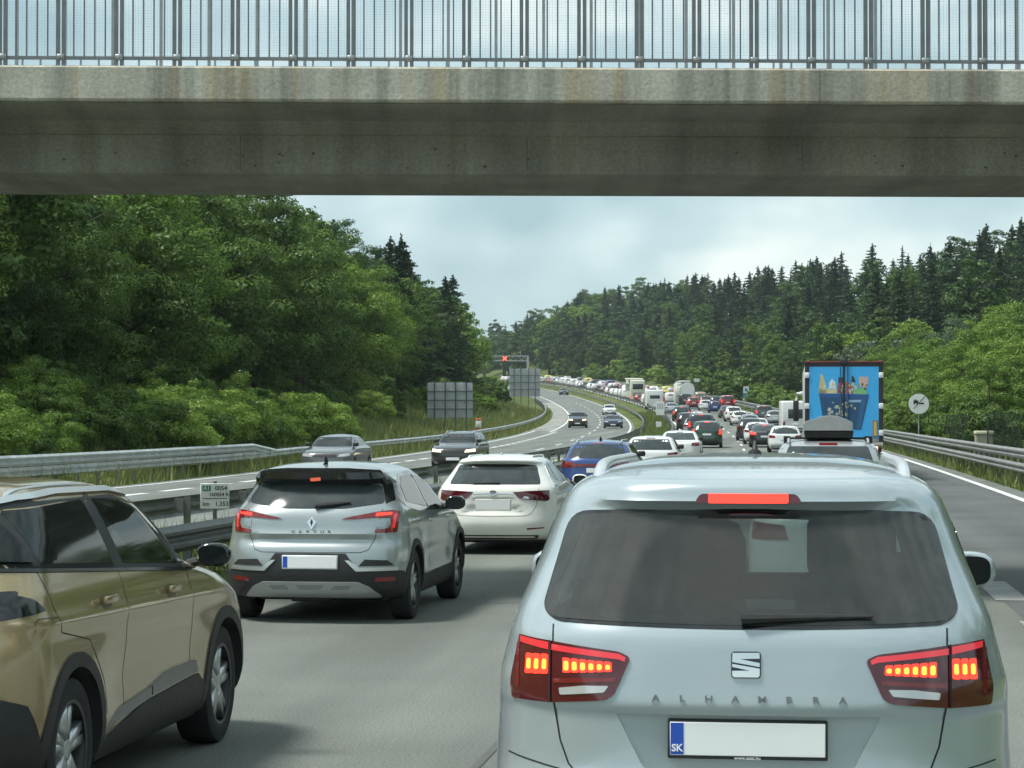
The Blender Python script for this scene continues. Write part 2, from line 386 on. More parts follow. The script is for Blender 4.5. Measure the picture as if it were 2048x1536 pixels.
class Hull:
    """closed car shell: horizontal slices; each slice is a rectangle with superelliptic rear and front corners"""
    def __init__(s, keys, p=3.6, q=2.0, rows=56, nr=14, ns=24, nf=10, side=None, rear=None):
        K = np.array([tuple(k) + (.45, .55)[len(k) - 4:] if len(k) < 6 else k for k in keys], float)
        s.p, s.q, s.side, s.rearf = p, q, side, rear
        d = np.sqrt(np.diff(K[:, 0])**2 + (np.diff(K[:, 1]) * .7)**2 + (np.diff(K[:, 2]) * .35)**2 + (np.diff(K[:, 3]) * .8)**2)
        t = np.concatenate([[0], np.cumsum(d)]); tq = np.linspace(0, t[-1], rows)
        s.R = np.stack([pchip(t, K[:, i], tq) for i in range(6)], 1)
        tf = np.linspace(0, t[-1], 800); s.T = np.stack([pchip(t, K[:, i], tf) for i in range(6)], 1)
        th = np.linspace(0, math.pi / 2, nr + 1); s.th = th; s.ns = ns
        thf = np.linspace(math.pi / 2, 0, nf + 1); s.thf = thf
        s.rows = rows
    def at(s, z): return [float(np.interp(z, s.T[:, 0], s.T[:, i])) for i in range(6)]
    def md(s):
        V, F = [], []; p, q = s.p, s.q; n = None
        for z, yr, yf, w, Lr, Lf in s.R:
            half = []
            L = yf - yr
            if Lr + Lf > L * .95: k = L * .95 / (Lr + Lf); Lr, Lf = Lr * k, Lf * k
            for a in s.th:
                sn, cs = math.sin(a), math.cos(a); x = w * sn ** (2 / p); y = yr + Lr * (1 - max(cs, 0) ** (2 / q))
                if s.rearf: y += s.rearf(x, z) * cs * cs
                if s.side: x += s.side(y, z) * sn ** 4
                half.append((x, y))
            y0, y1 = yr + Lr, yf - Lf
            for k in range(1, s.ns):
                y = y0 + (y1 - y0) * k / s.ns; half.append((w + (s.side(y, z) if s.side else 0), y))
            for a in s.thf:
                sn, cs = math.sin(a), math.cos(a); x = w * sn ** (2 / p); y = yf - Lf * (1 - max(cs, 0) ** (2 / q))
                if s.side: x += s.side(y, z) * sn ** 4
                half.append((x, y))
            ring = [(x, y, z) for x, y in half] + [(-x, y, z) for x, y in reversed(half[1:-1])]
            n = len(ring); V += ring
        for i in range(s.rows - 1):
            for k in range(n):
                k2 = (k + 1) % n; F.append((i * n + k, i * n + k2, (i + 1) * n + k2, (i + 1) * n + k))
        F.append(tuple(range(n - 1, -1, -1))); F.append(tuple(range((s.rows - 1) * n, s.rows * n)))
        return MD(V, F)
    def _ry(s, x, z):
        _, yr, yf, w, Lr, Lf = s.at(z); a = min(abs(x) / w, .992)
        y = yr + Lr * (1 - (1 - a ** s.p) ** (1 / s.q))
        if s.rearf: y += s.rearf(abs(x), z) * (1 - a ** s.p)
        return y
    def _fy(s, x, z):
        _, yr, yf, w, Lr, Lf = s.at(z); a = min(abs(x) / w, .992); return yf - Lf * (1 - (1 - a ** s.p) ** (1 / s.q))
    def _sx(s, y, z):
        _, yr, yf, w, Lr, Lf = s.at(z)
        if y < yr + Lr: c = max(0.0, min(1.0, 1 - (y - yr) / Lr)) ** s.q; k = (1 - c) ** (1 / s.p)
        elif y > yf - Lf: c = max(0.0, min(1.0, 1 - (yf - y) / Lf)) ** s.q; k = (1 - c) ** (1 / s.p)
        else: k = 1.0
        return w * k + (s.side(y, z) * k ** 8 if s.side else 0)
    def _surf(s, g, a, b, out):
        e_ = .012; P = Vector(g(a, b)); n = (Vector(g(a + e_, b)) - Vector(g(a - e_, b))).cross(Vector(g(a, b + e_)) - Vector(g(a, b - e_)))
        n.normalize()
        if n.dot(out) < 0: n = -n
        return P, n
    def rear(s, x, z): return s._surf(lambda a, b: (a, s._ry(a, b), b), x, z, Vector((0, -1, .2)))
    def front(s, x, z): return s._surf(lambda a, b: (a, s._fy(a, b), b), x, z, Vector((0, 1, .2)))
    def sidem(s, sg):
        return lambda y, z: s._surf(lambda a, b: (sg * s._sx(a, b), a, b), y, z, Vector((sg, 0, .1)))
    def inner(s, p, m=.025):
        _, yr, yf, w, Lr, Lf = s.at(p[2])
        if abs(p[0]) > w - m: return False
        return s._ry(p[0], p[2]) + m < p[1] < s._fy(p[0], p[2]) - m and p[2] < s.R[-1][0] - m
def cyl_x(x0, x1, y, z, r, n=40): return prism([(y + r * math.cos(2 * math.pi * k / n), z + r * math.sin(2 * math.pi * k / n)) for k in range(n)], 'x', x0, x1)
def mirr(poly): return [(-a, b) for a, b in reversed(poly)]

WHEELS = {}
def wheel_meshes(style):
    if style in WHEELS: return WHEELS[style]
    R, rr, w = .335, .225, .105
    ty = lathe_x([(-w * .9, rr - .01), (-w, rr + .03), (-w * 1.02, R - .05), (-w * .9, R - .012), (-w * .6, R), (w * .6, R), (w * .9, R - .012), (w * 1.02, R - .05), (w, rr + .03), (w * .9, rr - .01)], 40)
    rim = lathe_x([(w * .92, rr - .012), (w * .95, rr + .004), (w * .85, rr + .012), (w * .5, rr), (-w * .9, rr)], 40)
    rim.add(lathe_x([(w * .30, .001), (w * .32, .06), (w * .2, rr)], 40))
    face = MD()
    nsp = 5 if style != 'ten' else 10
    for k in range(nsp):
        a = 2 * math.pi * k / nsp + .3
        for da in ((-.16, .16) if style == 'double' else (0,)):
            hw = .022 if style == 'double' else (.036 if style == 'five' else .015)
            y0, y1 = .03, rr - .008
            b = MD([(w * .75, y0, -hw * 1.1), (w * .75, y0, hw * 1.1), (w * .82, y1, hw * .8), (w * .82, y1, -hw * .8), (w * .3, y0, -hw * 1.2), (w * .3, y0, hw * 1.2), (w * .45, y1, hw), (w * .45, y1, -hw)],
                   [(0, 1, 2, 3), (0, 4, 5, 1), (1, 5, 6, 2), (2, 6, 7, 3), (3, 7, 4, 0)], False)
            an = a + da * (1.0)
            face.add(b.xf(Matrix.Rotation(an, 4, 'X')))
    hub = lathe_x([(w * .80, .001), (w * .80, .035), (w * .72, .06), (w * .4, .062)], 20)
    me = (ty.mesh('tyre', RUBBER), rim.mesh('rim', DKALLOY), face.mesh('spokes', ALLOY), hub.mesh('hub_cap', ALLOY))
    smooth_by_angle(me[0], 50); smooth_by_angle(me[1], 50)
    WHEELS[style] = me; return me
def add_wheels(root, x, ys, r, style):
    for y in ys:
        for sg in (1, -1):
            n = node('wheel', root, (sg * x, y, r)); k = r / .335; n.scale = (k, k, k)
            if sg < 0: n.rotation_euler = (0, 0, math.pi)
            ty, rim, face, hub = wheel_meshes(style)
            link('tyre', ty, n); link('rim', rim, n); link('spokes', face, n); link('hub_cap', hub, n)
def mirror_part(root, h, sg, y, z, m, size=1.0, xo=.0):
    x = h._sx(y, z)
    bm = bmesh.new(); bmesh.ops.create_uvsphere(bm, u_segments=14, v_segments=10, radius=1)
    for v in bm.verts:
        c = v.co; p = 2.6
        l = (abs(c.x) ** p + abs(c.y) ** p + abs(c.z) ** p) ** (1 / p); c /= l
        v.co = (c.x * .115 * size, max(c.y * .09, -.045) * size, c.z * .078 * size)
    bm.verts.index_update()
    md = MD([v.co[:] for v in bm.verts], [[v.index for v in f.verts] for f in bm.faces]); bm.free()
    cx = sg * (x + .135 * size + xo)
    o = ob('door_mirror', md.move((cx, y, z + .055)), m, root, 60)
    g = prism([(.092 * size * math.copysign(abs(math.cos(a)) ** .6, math.cos(a)), .06 * size * math.copysign(abs(math.sin(a)) ** .6, math.sin(a))) for a in np.linspace(0, 2 * math.pi, 25)[:-1]], 'y', -.05 * size, -.042 * size).move((cx, y, z + .055)); ob('mirror_glass', g, GLASS, o)
    ob('mirror_arm', tube([(sg * (x - .03), y + .02, z), (sg * (x + .08), y + .02, z + .03)], .026, 8), BLACK, o)
def plate_part(root, h, x, z, w=.52, hh=.112, blue=True, frame=BLACK, y=None, band_text=None, frame_text=None, tilt=0.0, front=False):
    yy = (y if y is not None else (h._fy(x, z) if front else h._ry(x, z))); s = 1 if front else -1
    n = ob('number_plate', rbox(x - w / 2 - .008, x + w / 2 + .008, yy + s * .016, yy - s * .02, z - hh / 2 - .012, z + hh / 2 + .008, .004, 1) if s < 0 else rbox(x - w / 2 - .008, x + w / 2 + .008, yy - .02, yy + .016, z - hh / 2 - .012, z + hh / 2 + .008, .004, 1), frame, root)
    a, b = sorted((yy + s * .019, yy + s * .014))
    ob('plate_face', rbox(x - w / 2, x + w / 2, a, b, z - hh / 2, z + hh / 2, .002, 1), PLATE, n)
    if blue:
        a, b = sorted((yy + s * .0205, yy + s * .015)); ob('country_band', box(x - w / 2 + .002, x - w / 2 + .046, a, b, z - hh / 2 + .003, z + hh / 2 - .003), PBLUE, n)
    if band_text: ob('country_code', text_md(band_text, .034, .0006, .0008).move((x - w / 2 + .024, yy + s * .0213, z - hh / 2 + .024)), PLATE, n)
    if frame_text: ob('dealer_lettering', text_md(frame_text, .017, .0005, .0002).move((x, yy + s * .0168, z - hh / 2 - .0065)), PLATE, n)
    return n
def body_obj(root, h, md, m, trim=None, name='body'):
    """body with its cabin faces in dark trim and its floor in underbody black"""
    me = md.mesh(name, [m, trim or UNDER, UNDER])
    z0 = h.R[0][0]
    for f in me.polygons:
        c = f.center
        if c.z < z0 + .02 and abs(f.normal.z) > .7: f.material_index = 2
        elif h.inner(c, .052): f.material_index = 1
    smooth_by_angle(me, 35)
    return link(name, me, root)
def rail(root, x, y0, y1, h, m, r=.016, lift=.05, zz=None):
    pts = []
    for k in range(17):
        t = k / 16; y = y0 + (y1 - y0) * t
        z = (zz(y) if zz else 0); e_ = min(t, 1 - t); pts.append((x, y, z - .02 + (lift + .02) * sstep(0, .09, e_)))
    md = tube(pts, r, 8); md.v = [((p[0] - x) * 1.3 + x, p[1], p[2]) for p in md.v]
    return ob('roof_rail', md, m, root, 60)
def roof_z(h, x, y):
    """height of the shell's top at plan position (x, y)"""
    T = h.T[h.T[:, 0] > h.R[-1][0] * .55]; best = T[0][0]
    for z, yr, yf, w, Lr, Lf in T[::4]:
        if abs(x) < w and yr < y < yf:
            Lr_, Lf_ = Lr, Lf
            a = abs(x) / w; k = 1 - (1 - a ** h.p) ** (1 / h.q)
            if yr + Lr_ * k < y < yf - Lf_ * k: best = z
    return best

# ---------------------------------------------------------------- the pale blue-grey people carrier straight ahead
def people_carrier():
    root = thing('people_carrier', 'pale silver-blue people carrier with lit tail lamps filling the lane straight ahead', 'car', (-.178, 7.66, 0), rad(.1))
    P = paint('paint_pale_silver_blue', (.41, .475, .50), .35, .25, .04)
    def fl(y, z): return .006 * math.exp(-((y - .95) / .5) ** 4) * sstep(.85, .6, z) + .012 * math.exp(-((z - .98) / .05) ** 2) * sstep(.3, .8, y)
    keys = [(.17, .35, 4.55, .80, .40, .4), (.24, .12, 4.75, .88, .45, .5), (.36, .02, 4.83, .905, .5, .55), (.50, 0, 4.85, .91, .52, .6), (.62, .012, 4.82, .91, .52, .6), (.72, .040, 4.75, .909, .52, .6),
            (.80, .048, 4.6, .908, .52, .65), (.895, .052, 4.4, .905, .52, .7), (.925, .042, 4.3, .903, .52, .7), (1.0, .05, 4.0, .893, .5, .7), (1.08, .06, 3.75, .877, .5, .6), (1.15, .072, 3.6, .858, .48, .5), (1.20, .098, 3.5, .846, .48, .5), (1.30, .155, 3.3, .806, .48, .45), (1.42, .225, 3.05, .762, .5, .45),
            (1.54, .295, 2.82, .722, .5, .45), (1.580, .318, 2.72, .706, .48, .48), (1.62, .342, 2.62, .684, .46, .5), (1.655, .365, 2.5, .655, .44, .5), (1.684, .40, 2.40, .615, .42, .5), (1.710, .47, 2.28, .555, .4, .4), (1.736, .66, 2.24, .47, .4, .4), (1.756, 1.0, 2.12, .35, .3, .3), (1.764, 1.4, 2.02, .18, .2, .2)]
    def lip(x, z): return -(.07 + .02 * sstep(1.62, 1.68, z)) * sstep(1.590, 1.612, z) * sstep(1.712, 1.680, z) * sstep(.66, .42, x)
    h = Hull(keys, rows=120, nr=34, ns=26, nf=12, side=fl, rear=lip)
    ki = [(z - (.045 if z > 1.5 else .0), yr + .07, yf - .10, w - .06, Lr, Lf) for z, yr, yf, w, Lr, Lf in keys if .7 < z < 1.72 ]
    hin = Hull(ki, rows=30, nr=10, ns=12, nf=8)
    win = rpoly([(-.67, 1.212), (0, 1.196), (.67, 1.212), (.712, 1.238), (.638, 1.560), (0, 1.590), (-.638, 1.560), (-.712, 1.238)], [.03, .3, .03, .05, .06, .3, .06, .05])
    winc = [(x * .965, 1.395 + (z - 1.395) * .92) for x, z in win]
    ws = rpoly([(-.69, 1.16), (.69, 1.16), (.57, 1.56), (-.57, 1.56)], .05)
    swp = [rpoly([(.62, 1.16), (1.28, 1.15), (1.28, 1.52), (.75, 1.50)], .05), rpoly([(1.36, 1.15), (2.2, 1.13), (2.2, 1.54), (1.36, 1.53)], .05), rpoly([(2.29, 1.137), (3.02, 1.121), (2.52, 1.493), (2.29, 1.517)], .04)]
    wr = .335
    cut = [hin.md(), prism(winc, 'y', -.5, .75), prism(ws, 'y', 2.45, 4.2)] + [prism([(1.385 * 0 + a, b) for a, b in q], 'x', -1.3, 1.3) for q in swp]
    cut += [cyl_x(sg * .66, sg * 1.2, y, wr, wr + .05) for sg in (1, -1) for y in (.93, 3.85)]
    cut.append(prism(rpoly([(-.335, .69), (.335, .69), (.445, .902), (-.445, .902)], [.06, .06, .012, .012], 6), 'y', -.3, .082))
    TRIM = mat('cabin_trim_dark', (.03, .031, .032), .8)
    body_obj(root, h, boolean(h.md(), cut), P, TRIM)
    R = h.rear
    RG = clear_glass('dusty_rear_glass', (.17, .215, .21), .17, (.0, 1.19, 0, .44), .9)
    o = ob('rear_window', patch(win, R, .004, .008, .04), RG, root)
    wsl = [(x * .978, 1.395 + (z - 1.395) * .955) for x, z in win]; ob('window_seal', strip(wsl + [wsl[0], wsl[1]], .042, R, .0022), GLOSSB, o)
    FG = clear_glass('windscreen_glass', (.80, .90, .87), .03)
    ob('windscreen', patch([(x * 1.04, 1.36 + (z - 1.36) * 1.05) for x, z in ws], h.front, .004, .008, .08), FG, root)
    SG = clear_glass('side_glass', (.22, .26, .25), .04)
    for sg in (1, -1):
        for q in swp:
            cy = sum(a for a, b in q) / len(q); cz = sum(b for a, b in q) / len(q)
            qq = [(cy + (a - cy) * 1.06, cz + (b - cz) * 1.08) for a, b in q]
            so_ = ob('side_window', patch(qq, h.sidem(sg), .003, .006, .09), SG, root); ob('window_seal', strip(qq + [qq[0], qq[1]], .03, h.sidem(sg), .0018), GLOSSB, so_)
    # cabin
    FAB = mat('seat_fabric', (.03, .031, .033), .9, var=.2)
    for x in (-.43, 0, .43):
        s_ = ob('rear_seat', rbox(x - .21, x + .21, 1.05, 1.2, .75, 1.10, .05), FAB, root); ob('headrest', rbox(x - .15, x + .15, 1.08, 1.16, 1.11, 1.40 if x else 1.16, .035), FAB, s_)
    for x in (-.40, .40):
        s_ = ob('front_seat', rbox(x - .24, x + .24, 2.15, 2.3, .75, 1.25, .06), FAB, root); ob('headrest', rbox(x - .19, x + .19, 2.18, 2.27, 1.22, 1.50, .05), FAB, s_)
    ob('added_seat_block', rbox(-.60, -.03, 1.22, 1.45, .8, 1.52, .10), FAB, root)  # added dark block that narrows the pale view through the rear window
    ob('dashboard', rbox(-.76, .76, 3.0, 3.45, .75, 1.04, .06), TRIM, root)
    ob('inside_mirror', rbox(-.12, .12, 2.78, 2.82, 1.46, 1.53, .015), GLOSSB, root)
    ob('load_cover', box(-.66, .66, .45, 1.04, 1.02, 1.04), TRIM, root)
    # tail lamps, drawn once for one side and mirrored
    def A(u, v):
        px, py = 1000 + u / 5.02, 1230 + v / 5.02; s_ = 566 + (min(px, 1250) - 1020) / 230 * 18
        return ((px - 1493) / s_ * .985, CAM_H - (py - 850) / s_)
    lamp = rpoly([A(*q) for q in [(165, 190), (500, 235), (1190, 350), (1285, 400), (1290, 440), (1140, 770), (1060, 820), (520, 828), (105, 802), (82, 640)]], [.004, .0, .02, .02, .01, .02, .03, .0, .01, .02])
    for k in (0, 1):
        T_ = (lambda q: q) if k == 0 else mirr
        pts = lambda L: T_([A(*q) for q in L])
        o = ob('tail_lamp', patch(T_(lamp), R, .007, .02, .03), REDD, root)
        ob('light_strip', patch(pts([(185, 205), (485, 252), (485, 322), (190, 262)]), R, .0095, .004, .03), REDGLOW, o)
        ob('light_strip', patch(pts([(520, 268), (1190, 372), (1255, 410), (1245, 452), (1190, 428), (520, 326)]), R, .0095, .004, .03), REDGLOW, o)
        ob('light_strip', patch(pts([(535, 600), (1165, 602), (1150, 640), (545, 645)]), R, .0095, .004, .03), REDL, o)
        ob('light_strip', patch(pts([(150, 270), (178, 280), (185, 690), (160, 690)]), R, .0095, .004, .03), REDL, o)
        for a, b in ((258, 325), (338, 405), (418, 486)):
            c = ob('lamp_cell', patch(rpoly(pts([(a, 362), (b, 368), (b, 556), (a - 8, 560)]), .006, 3), R, .0100, .004, .02), REDLIT, o)
            ob('lamp_core', patch(rpoly(pts([(a + 14, 415), (b - 14, 415), (b - 14, 515), (a + 10, 515)]), .008, 3), R, .0112, .003, .02), REDHOT, o)
        for i in range(6):
            a, b = 634 + 82 * i, 634 + 82 * i + 72; d = i * 9
            ob('lamp_cell', patch(rpoly(pts([(a, 398 + d), (b, 406 + d), (b + 6, 545), (a + 2, 545)]), .006, 3), R, .0100, .004, .02), REDLIT, o)
            ob('lamp_core', patch(rpoly(pts([(a + 14, 430 + d), (b - 12, 434 + d), (b - 10, 525), (a + 14, 525)]), .008, 3), R, .0112, .003, .02), REDHOT, o)
        ob('reversing_lens', patch(rpoly(pts([(600, 690), (840, 672), (1090, 682), (1045, 745), (610, 757)]), .006), R, .0095, .004, .03), CLEARL, o)
        ob('lamp_divide', strip(pts([(507, 232), (512, 828)]), .006, R, .0125), SEAM, o)
    # tailgate gaps and creases
    sm = [(.672, 1.19), (.668, 1.05), (.662, .92), (.640, .80), (.610, .725), (.565, .675), (.50, .645), (0, .635)]
    ob('tailgate_gap', strip(sm + [(-a, b) for a, b in sm[-2::-1]], .006, R, .001), SEAM, root)
    for sg in (1, -1): ob('bumper_gap', strip([(sg * .62, .70), (sg * .74, .72), (sg * .84, .735)], .005, R, .002), SEAM, root)
    # badge
    bx, bz = -.004, 1.072; g = lambda u, v: (bx + (u - 982) / 295 * .1, bz - (v - 270) / 295 * .1)
    o = ob('badge', patch(rpoly([g(835, 140), g(1130, 140), g(1130, 402), g(835, 402)], .013), R, .004, .006, .03), GLOSSB, root)
    ob('badge_emblem', patch([g(*q) for q in [(848, 155), (1115, 152), (1117, 208), (925, 214), (1117, 252), (1117, 290), (846, 244)]], R, .008, .004, .02)
       .add(patch([g(*q) for q in [(846, 262), (1117, 306), (1117, 375), (1098, 392), (862, 392), (846, 375), (846, 330), (1020, 326), (846, 292)]], R, .008, .004, .02)), CHROME, o)
    for i, ch in enumerate('ALHAMBRA'):
        x = -.308 + i * .0895; ob('letter', text_md(ch, .034, .003, .0006).xf(Matrix.Diagonal((1.15, 1, .92, 1))).move((x, h._ry(x, .955) - .003, .957)), mat('dull_chrome', (.30, .32, .33), .3, .8), root)
    plate_part(root, h, .0, .822, .52, .112, True, BLACK, .070, 'SK', 'www.seat.hu')
    # brake light, wiper, aerial, rails, mirrors
    o = ob('brake_light', patch(rpoly([(-.185, 1.612), (.185, 1.612), (.165, 1.640), (-.165, 1.640)], .012), R, .004, .01, .03), REDD, root)
    ob('lit_lens', patch(rpoly([(-.138, 1.613), (.138, 1.613), (.138, 1.640), (-.138, 1.640)], .005), R, .0065, .004, .02), REDLIT, o)
    q = R(-.03, 1.215); a0 = Vector((-.02, h._ry(0, 1.228) - .03, 1.226)); a1 = Vector((.42, h._ry(.42, 1.24) - .022, 1.234))
    ob('rear_wiper', tube([a0, a0.lerp(a1, .15), a0.lerp(a1, .62), a1], [.020, .017, .011, .006], 8), BLACK, root)
    az = roof_z(h, 0, 1.55)
    ob('roof_aerial', tube([(0, 1.55, az - .01), (0, 1.55, az + .008), (0, 1.56, az + .012), (0, 1.58, az + .05)], [.032, .026, .014, .007], 10), BLACK, root)
    RS = mat('satin_rail', (.74, .76, .77), .3, .7)
    for sg in (1, -1): rail(root, sg * .555, .60, 2.65, h, RS, .019, .065, lambda y: 1.655 + .02 * sstep(.6, 1.2, y))
    for sg in (1, -1): mirror_part(root, h, sg, 2.98, 1.16, P, 1.1, -.06)
    add_wheels(root, .80, (.93, 3.85), wr, 'five')
    ob('exhaust', tube([(-.55, .15, .22), (-.55, .6, .24)], .035, 10), BLACK, root)
    return root

# ---------------------------------------------------------------- gold crossover at the lower left
def ring_poly(cy, cz, r0, r1, a0, a1, n=18):
    o = [(cy + r1 * math.cos(a0 + (a1 - a0) * k / n), cz + r1 * math.sin(a0 + (a1 - a0) * k / n)) for k in range(n + 1)]
    return o + [(cy + r0 * math.cos(a1 + (a0 - a1) * k / n), cz + r0 * math.sin(a1 + (a0 - a1) * k / n)) for k in range(n + 1)]
def gold_crossover():
    root = thing('crossover', 'gold crossover with black wheel arches at the lower left edge', 'car', (-4.30, 9.60, 0), 0)
    P = paint('paint_gold', (.40, .305, .16), .55, .24, .03)
    ra, fa, wr = .80, 3.60, .348
    def fl(y, z):
        f = .013 * (math.exp(-((y - ra) / .48) ** 4) + math.exp(-((y - fa) / .48) ** 4)) * sstep(.95, .6, z)
        return f + .016 * math.exp(-((z - .98 + .02 * y) / .045) ** 2) * sstep(.1, .5, y) * sstep(4.0, 3.2, y) - .014 * math.exp(-((z - .62) / .13) ** 2) * sstep(1.2, 1.6, y) * sstep(3.2, 2.8, y)
    keys = [(.20, .45, 4.18, .80, .3, .4), (.28, .15, 4.38, .875, .4, .5), (.42, .03, 4.50, .905, .45, .55), (.55, 0, 4.53, .91, .45, .6), (.70, .01, 4.50, .91, .45, .6), (.85, .03, 4.43, .908, .45, .65), (.95, .05, 4.23, .902, .45, .75), (1.03, .06, 3.88, .892, .45, .7), (1.09, .075, 3.46, .878, .45, .6), (1.14, .10, 3.2, .858, .45, .5),
            (1.25, .17, 3.02, .815, .45, .40), (1.40, .30, 2.76, .752, .5, .36), (1.50, .40, 2.54, .70, .5, .36), (1.55, .46, 2.38, .655, .45, .38), (1.59, .60, 2.15, .56, .4, .4), (1.615, .9, 1.75, .35, .3, .3), (1.62, 1.1, 1.6, .15, .2, .2)]
    h = Hull(keys, rows=84, nr=28, ns=46, nf=14, side=fl)
    ki = [(z - (.05 if z > 1.45 else 0), yr + .08, yf - .10, w - .06, Lr, Lf) for z, yr, yf, w, Lr, Lf in keys if .8 < z < 1.6]
    bt = lambda y: 1.262 - .058 * y      # belt line
    w3 = rpoly([(.27, bt(.27) + .01), (.50, bt(.5) + .01), (.50, 1.465), (.46, 1.45)], .02)
    w2 = rpoly([(.56, bt(.56) + .01), (1.60, bt(1.6) + .01), (1.52, 1.505), (.56, 1.48)], .02)
    w1 = rpoly([(1.76, bt(1.76) + .01), (2.70, bt(2.70) + .01), (2.30, 1.44), (2.08, 1.49), (1.68, 1.505)], .02)
    cut = [Hull(ki, rows=26, nr=8, ns=12, nf=8).md()]
    cut += [cyl_x(sg * .62, sg * 1.2, y, wr, wr + .045) for sg in (1, -1) for y in (ra, fa)]
    for q in (w1, w2):
        cy = sum(a for a, b in q) / len(q); cz = sum(b for a, b in q) / len(q); cut.append(prism([(cy + (a - cy) * .95, cz + (b - cz) * .93) for a, b in q], 'x', -1.2, 1.2))
    cut.append(prism(rpoly([(-.52, 1.17), (.52, 1.17), (.42, 1.47), (-.42, 1.47)], .05), 'y', 2.42, 3.6))
    TRIM = mat('cabin_trim_dark', (.03, .031, .032), .8)
    body_obj(root, h, boolean(h.md(), cut), P, TRIM)
    G1 = clear_glass('front_door_glass', (.30, .37, .36), .02, None, .75); G2 = GLASS
    ob('windscreen', patch(rpoly([(-.71, 1.14), (.71, 1.14), (.59, 1.50), (-.59, 1.50)], .05), h.front, .004, .008, .08), G1, root)
    for sg in (1, -1):
        M = h.sidem(sg)
        sur = [(.25, bt(.25) - .005), (1.65, bt(1.65) - .005), (2.90, bt(2.90) - .005), (2.40, 1.475), (2.10, 1.520), (1.2, 1.53), (.60, 1.515), (.50, 1.49)]
        # window surround as a frame of gloss-black strips
        o = ob('window_surround', strip(sur + [sur[0], sur[1]], .05, M, .002).add(strip([(.53, bt(.53)), (.53, 1.5)], .06, M, .0022)).add(strip([(1.68, bt(1.68)), (1.60, 1.52)], .16, M, .0024)).add(strip([(2.79, bt(2.79)), (2.36, 1.46)], .07, M, .0022)), BLACK, root)
        ob('quarter_window', patch(w3, M, .016, .03, .05), GLASS, root); ob('rear_door_window', patch(w2, M, .004, .006, .08), G2, root); ob('front_door_window', patch(w1, M, .004, .006, .08), G1, root)
        ob('belt_moulding', strip([(.20, bt(.20) - .022), (1.6, bt(1.6) - .022), (2.95, bt(2.95) - .022)], .016, M, .006), CHROME if False else mat('dark_moulding', (.05, .052, .055), .25, .6), root)
        ob('roof_moulding', strip([(.50, 1.505), (.7, 1.532), (1.2, 1.548), (2.05, 1.54), (2.44, 1.490), (2.72, 1.335), (2.98, 1.135)], .024, M, .014), mat('satin_trim', (.66, .68, .68), .3, .8), root)
        for cy in (ra, fa):
            ob('wheel_arch_cladding', patch(ring_poly(cy, wr, wr + .045, wr + .115, -.22, math.pi + .22), M, .010, .03, .05), BLACK, root)
        sill = [(ra + .46, .23), (fa - .46, .23), (fa - .42, .38), (fa - .6, .475), (ra + 1.1, .435), (ra + .43, .33)]
        ob('sill_cladding', patch(sill, M, .009, .03, .06), BLACK, root)
        ob('sill_moulding', patch([(ra + .55, .395), (ra + 1.25, .455), (ra + 1.26, .505), (ra + .75, .465)], M, .014, .02, .05).add(patch([(ra + 1.28, .458), (fa - .62, .49), (fa - .66, .555), (ra + 1.6, .555), (ra + 1.28, .508)], M, .014, .02, .05)), mat('satin_dark_trim', (.16, .165, .165), .28, .6), root)
        ob('rear_bumper_cladding', patch([(.32, .25), (ra - .42, .25), (ra - .44, .42), (.26, .62), (.10, .68), (.07, .50), (.16, .36)], M, .010, .03, .05), BLACK, root)
        ob('tail_lamp', patch(rpoly([(.17, 1.00), (.42, 1.03), (.36, 1.085), (.21, 1.125)], .02), M, .020, .05, .03), GLOSSB, root)
        gaps = [[(1.64, bt(1.64) - .03), (1.65, .95), (1.60, .60), (1.60, .50)], [(1.60, .50), (1.60, .44)], [(2.84, bt(2.84) - .03), (2.90, .85), (2.86, .52)], [(.50, bt(.5) - .03), (.53, 1.05), (.60, .92), (1.02, .85), (1.24, .62), (1.30, .46)]]
        for g_ in gaps: ob('door_gap', strip(g_, .006, M, .001), SEAM, root)
        if sg > 0: ob('fuel_flap_gap', strip([(.34, .94), (.34, .985), (.37, 1.0), (.56, .995), (.585, .97), (.585, .93)], .004, M, .001), SEAM, root)
        for hy, hz in ((1.30, 1.012), (2.44, .985)):
            q, n_ = M(hy, hz); d = ob('door_handle', rbox(-.012, .012, -.10, .10, -.018, .018, .010).move(q + n_ * .034), P, root)
            ob('handle_recess_shade', patch(rpoly([(hy - .075, hz - .035), (hy + .085, hz - .035), (hy + .085, hz + .03), (hy - .075, hz + .03)], .03), M, .0015, .003, .04), mat('paint_gold_shade', (.16, .125, .07), .5, .3), d)  # shade of the handle recess put into a patch of darker gold
        mirror_part(root, h, sg, 3.08, bt(3.05), GLOSSB, .88, .01)
        rail(root, sg * .60, .62, 2.1, h, mat('satin_trim', (.66, .68, .68), .3, .8), .013, .020, lambda y: 1.556 - .02 * ((y - 1.35) / .75) ** 2)
    R = h.rear
    ob('rear_window', patch(rpoly([(-.62, 1.19), (.62, 1.19), (.53, 1.47), (-.53, 1.47)], .05), R, .004, .01, .06), GLASS, root)
    ob('tailgate_panel', patch(rpoly([(-.80, 1.01), (.80, 1.01), (.80, 1.13), (-.80, 1.13)], .02), R, .005, .01, .06), GLOSSB, root)
    plate_part(root, h, 0, .80)
    FAB = mat('seat_fabric', (.045, .047, .05), .9, var=.2)
    for x in (-.36, .36):
        s_ = ob('front_seat', rbox(x - .24, x + .24, 1.75, 1.9, .85, 1.2, .06), FAB, root); ob('headrest', rbox(x - .13, x + .13, 1.78, 1.87, 1.22, 1.40, .04), FAB, s_)
    ob('dashboard', rbox(-.70, .70, 2.65, 3.0, .85, 1.10, .06), TRIM, root)
    add_wheels(root, .79, (ra, fa), wr, 'double')
    return root

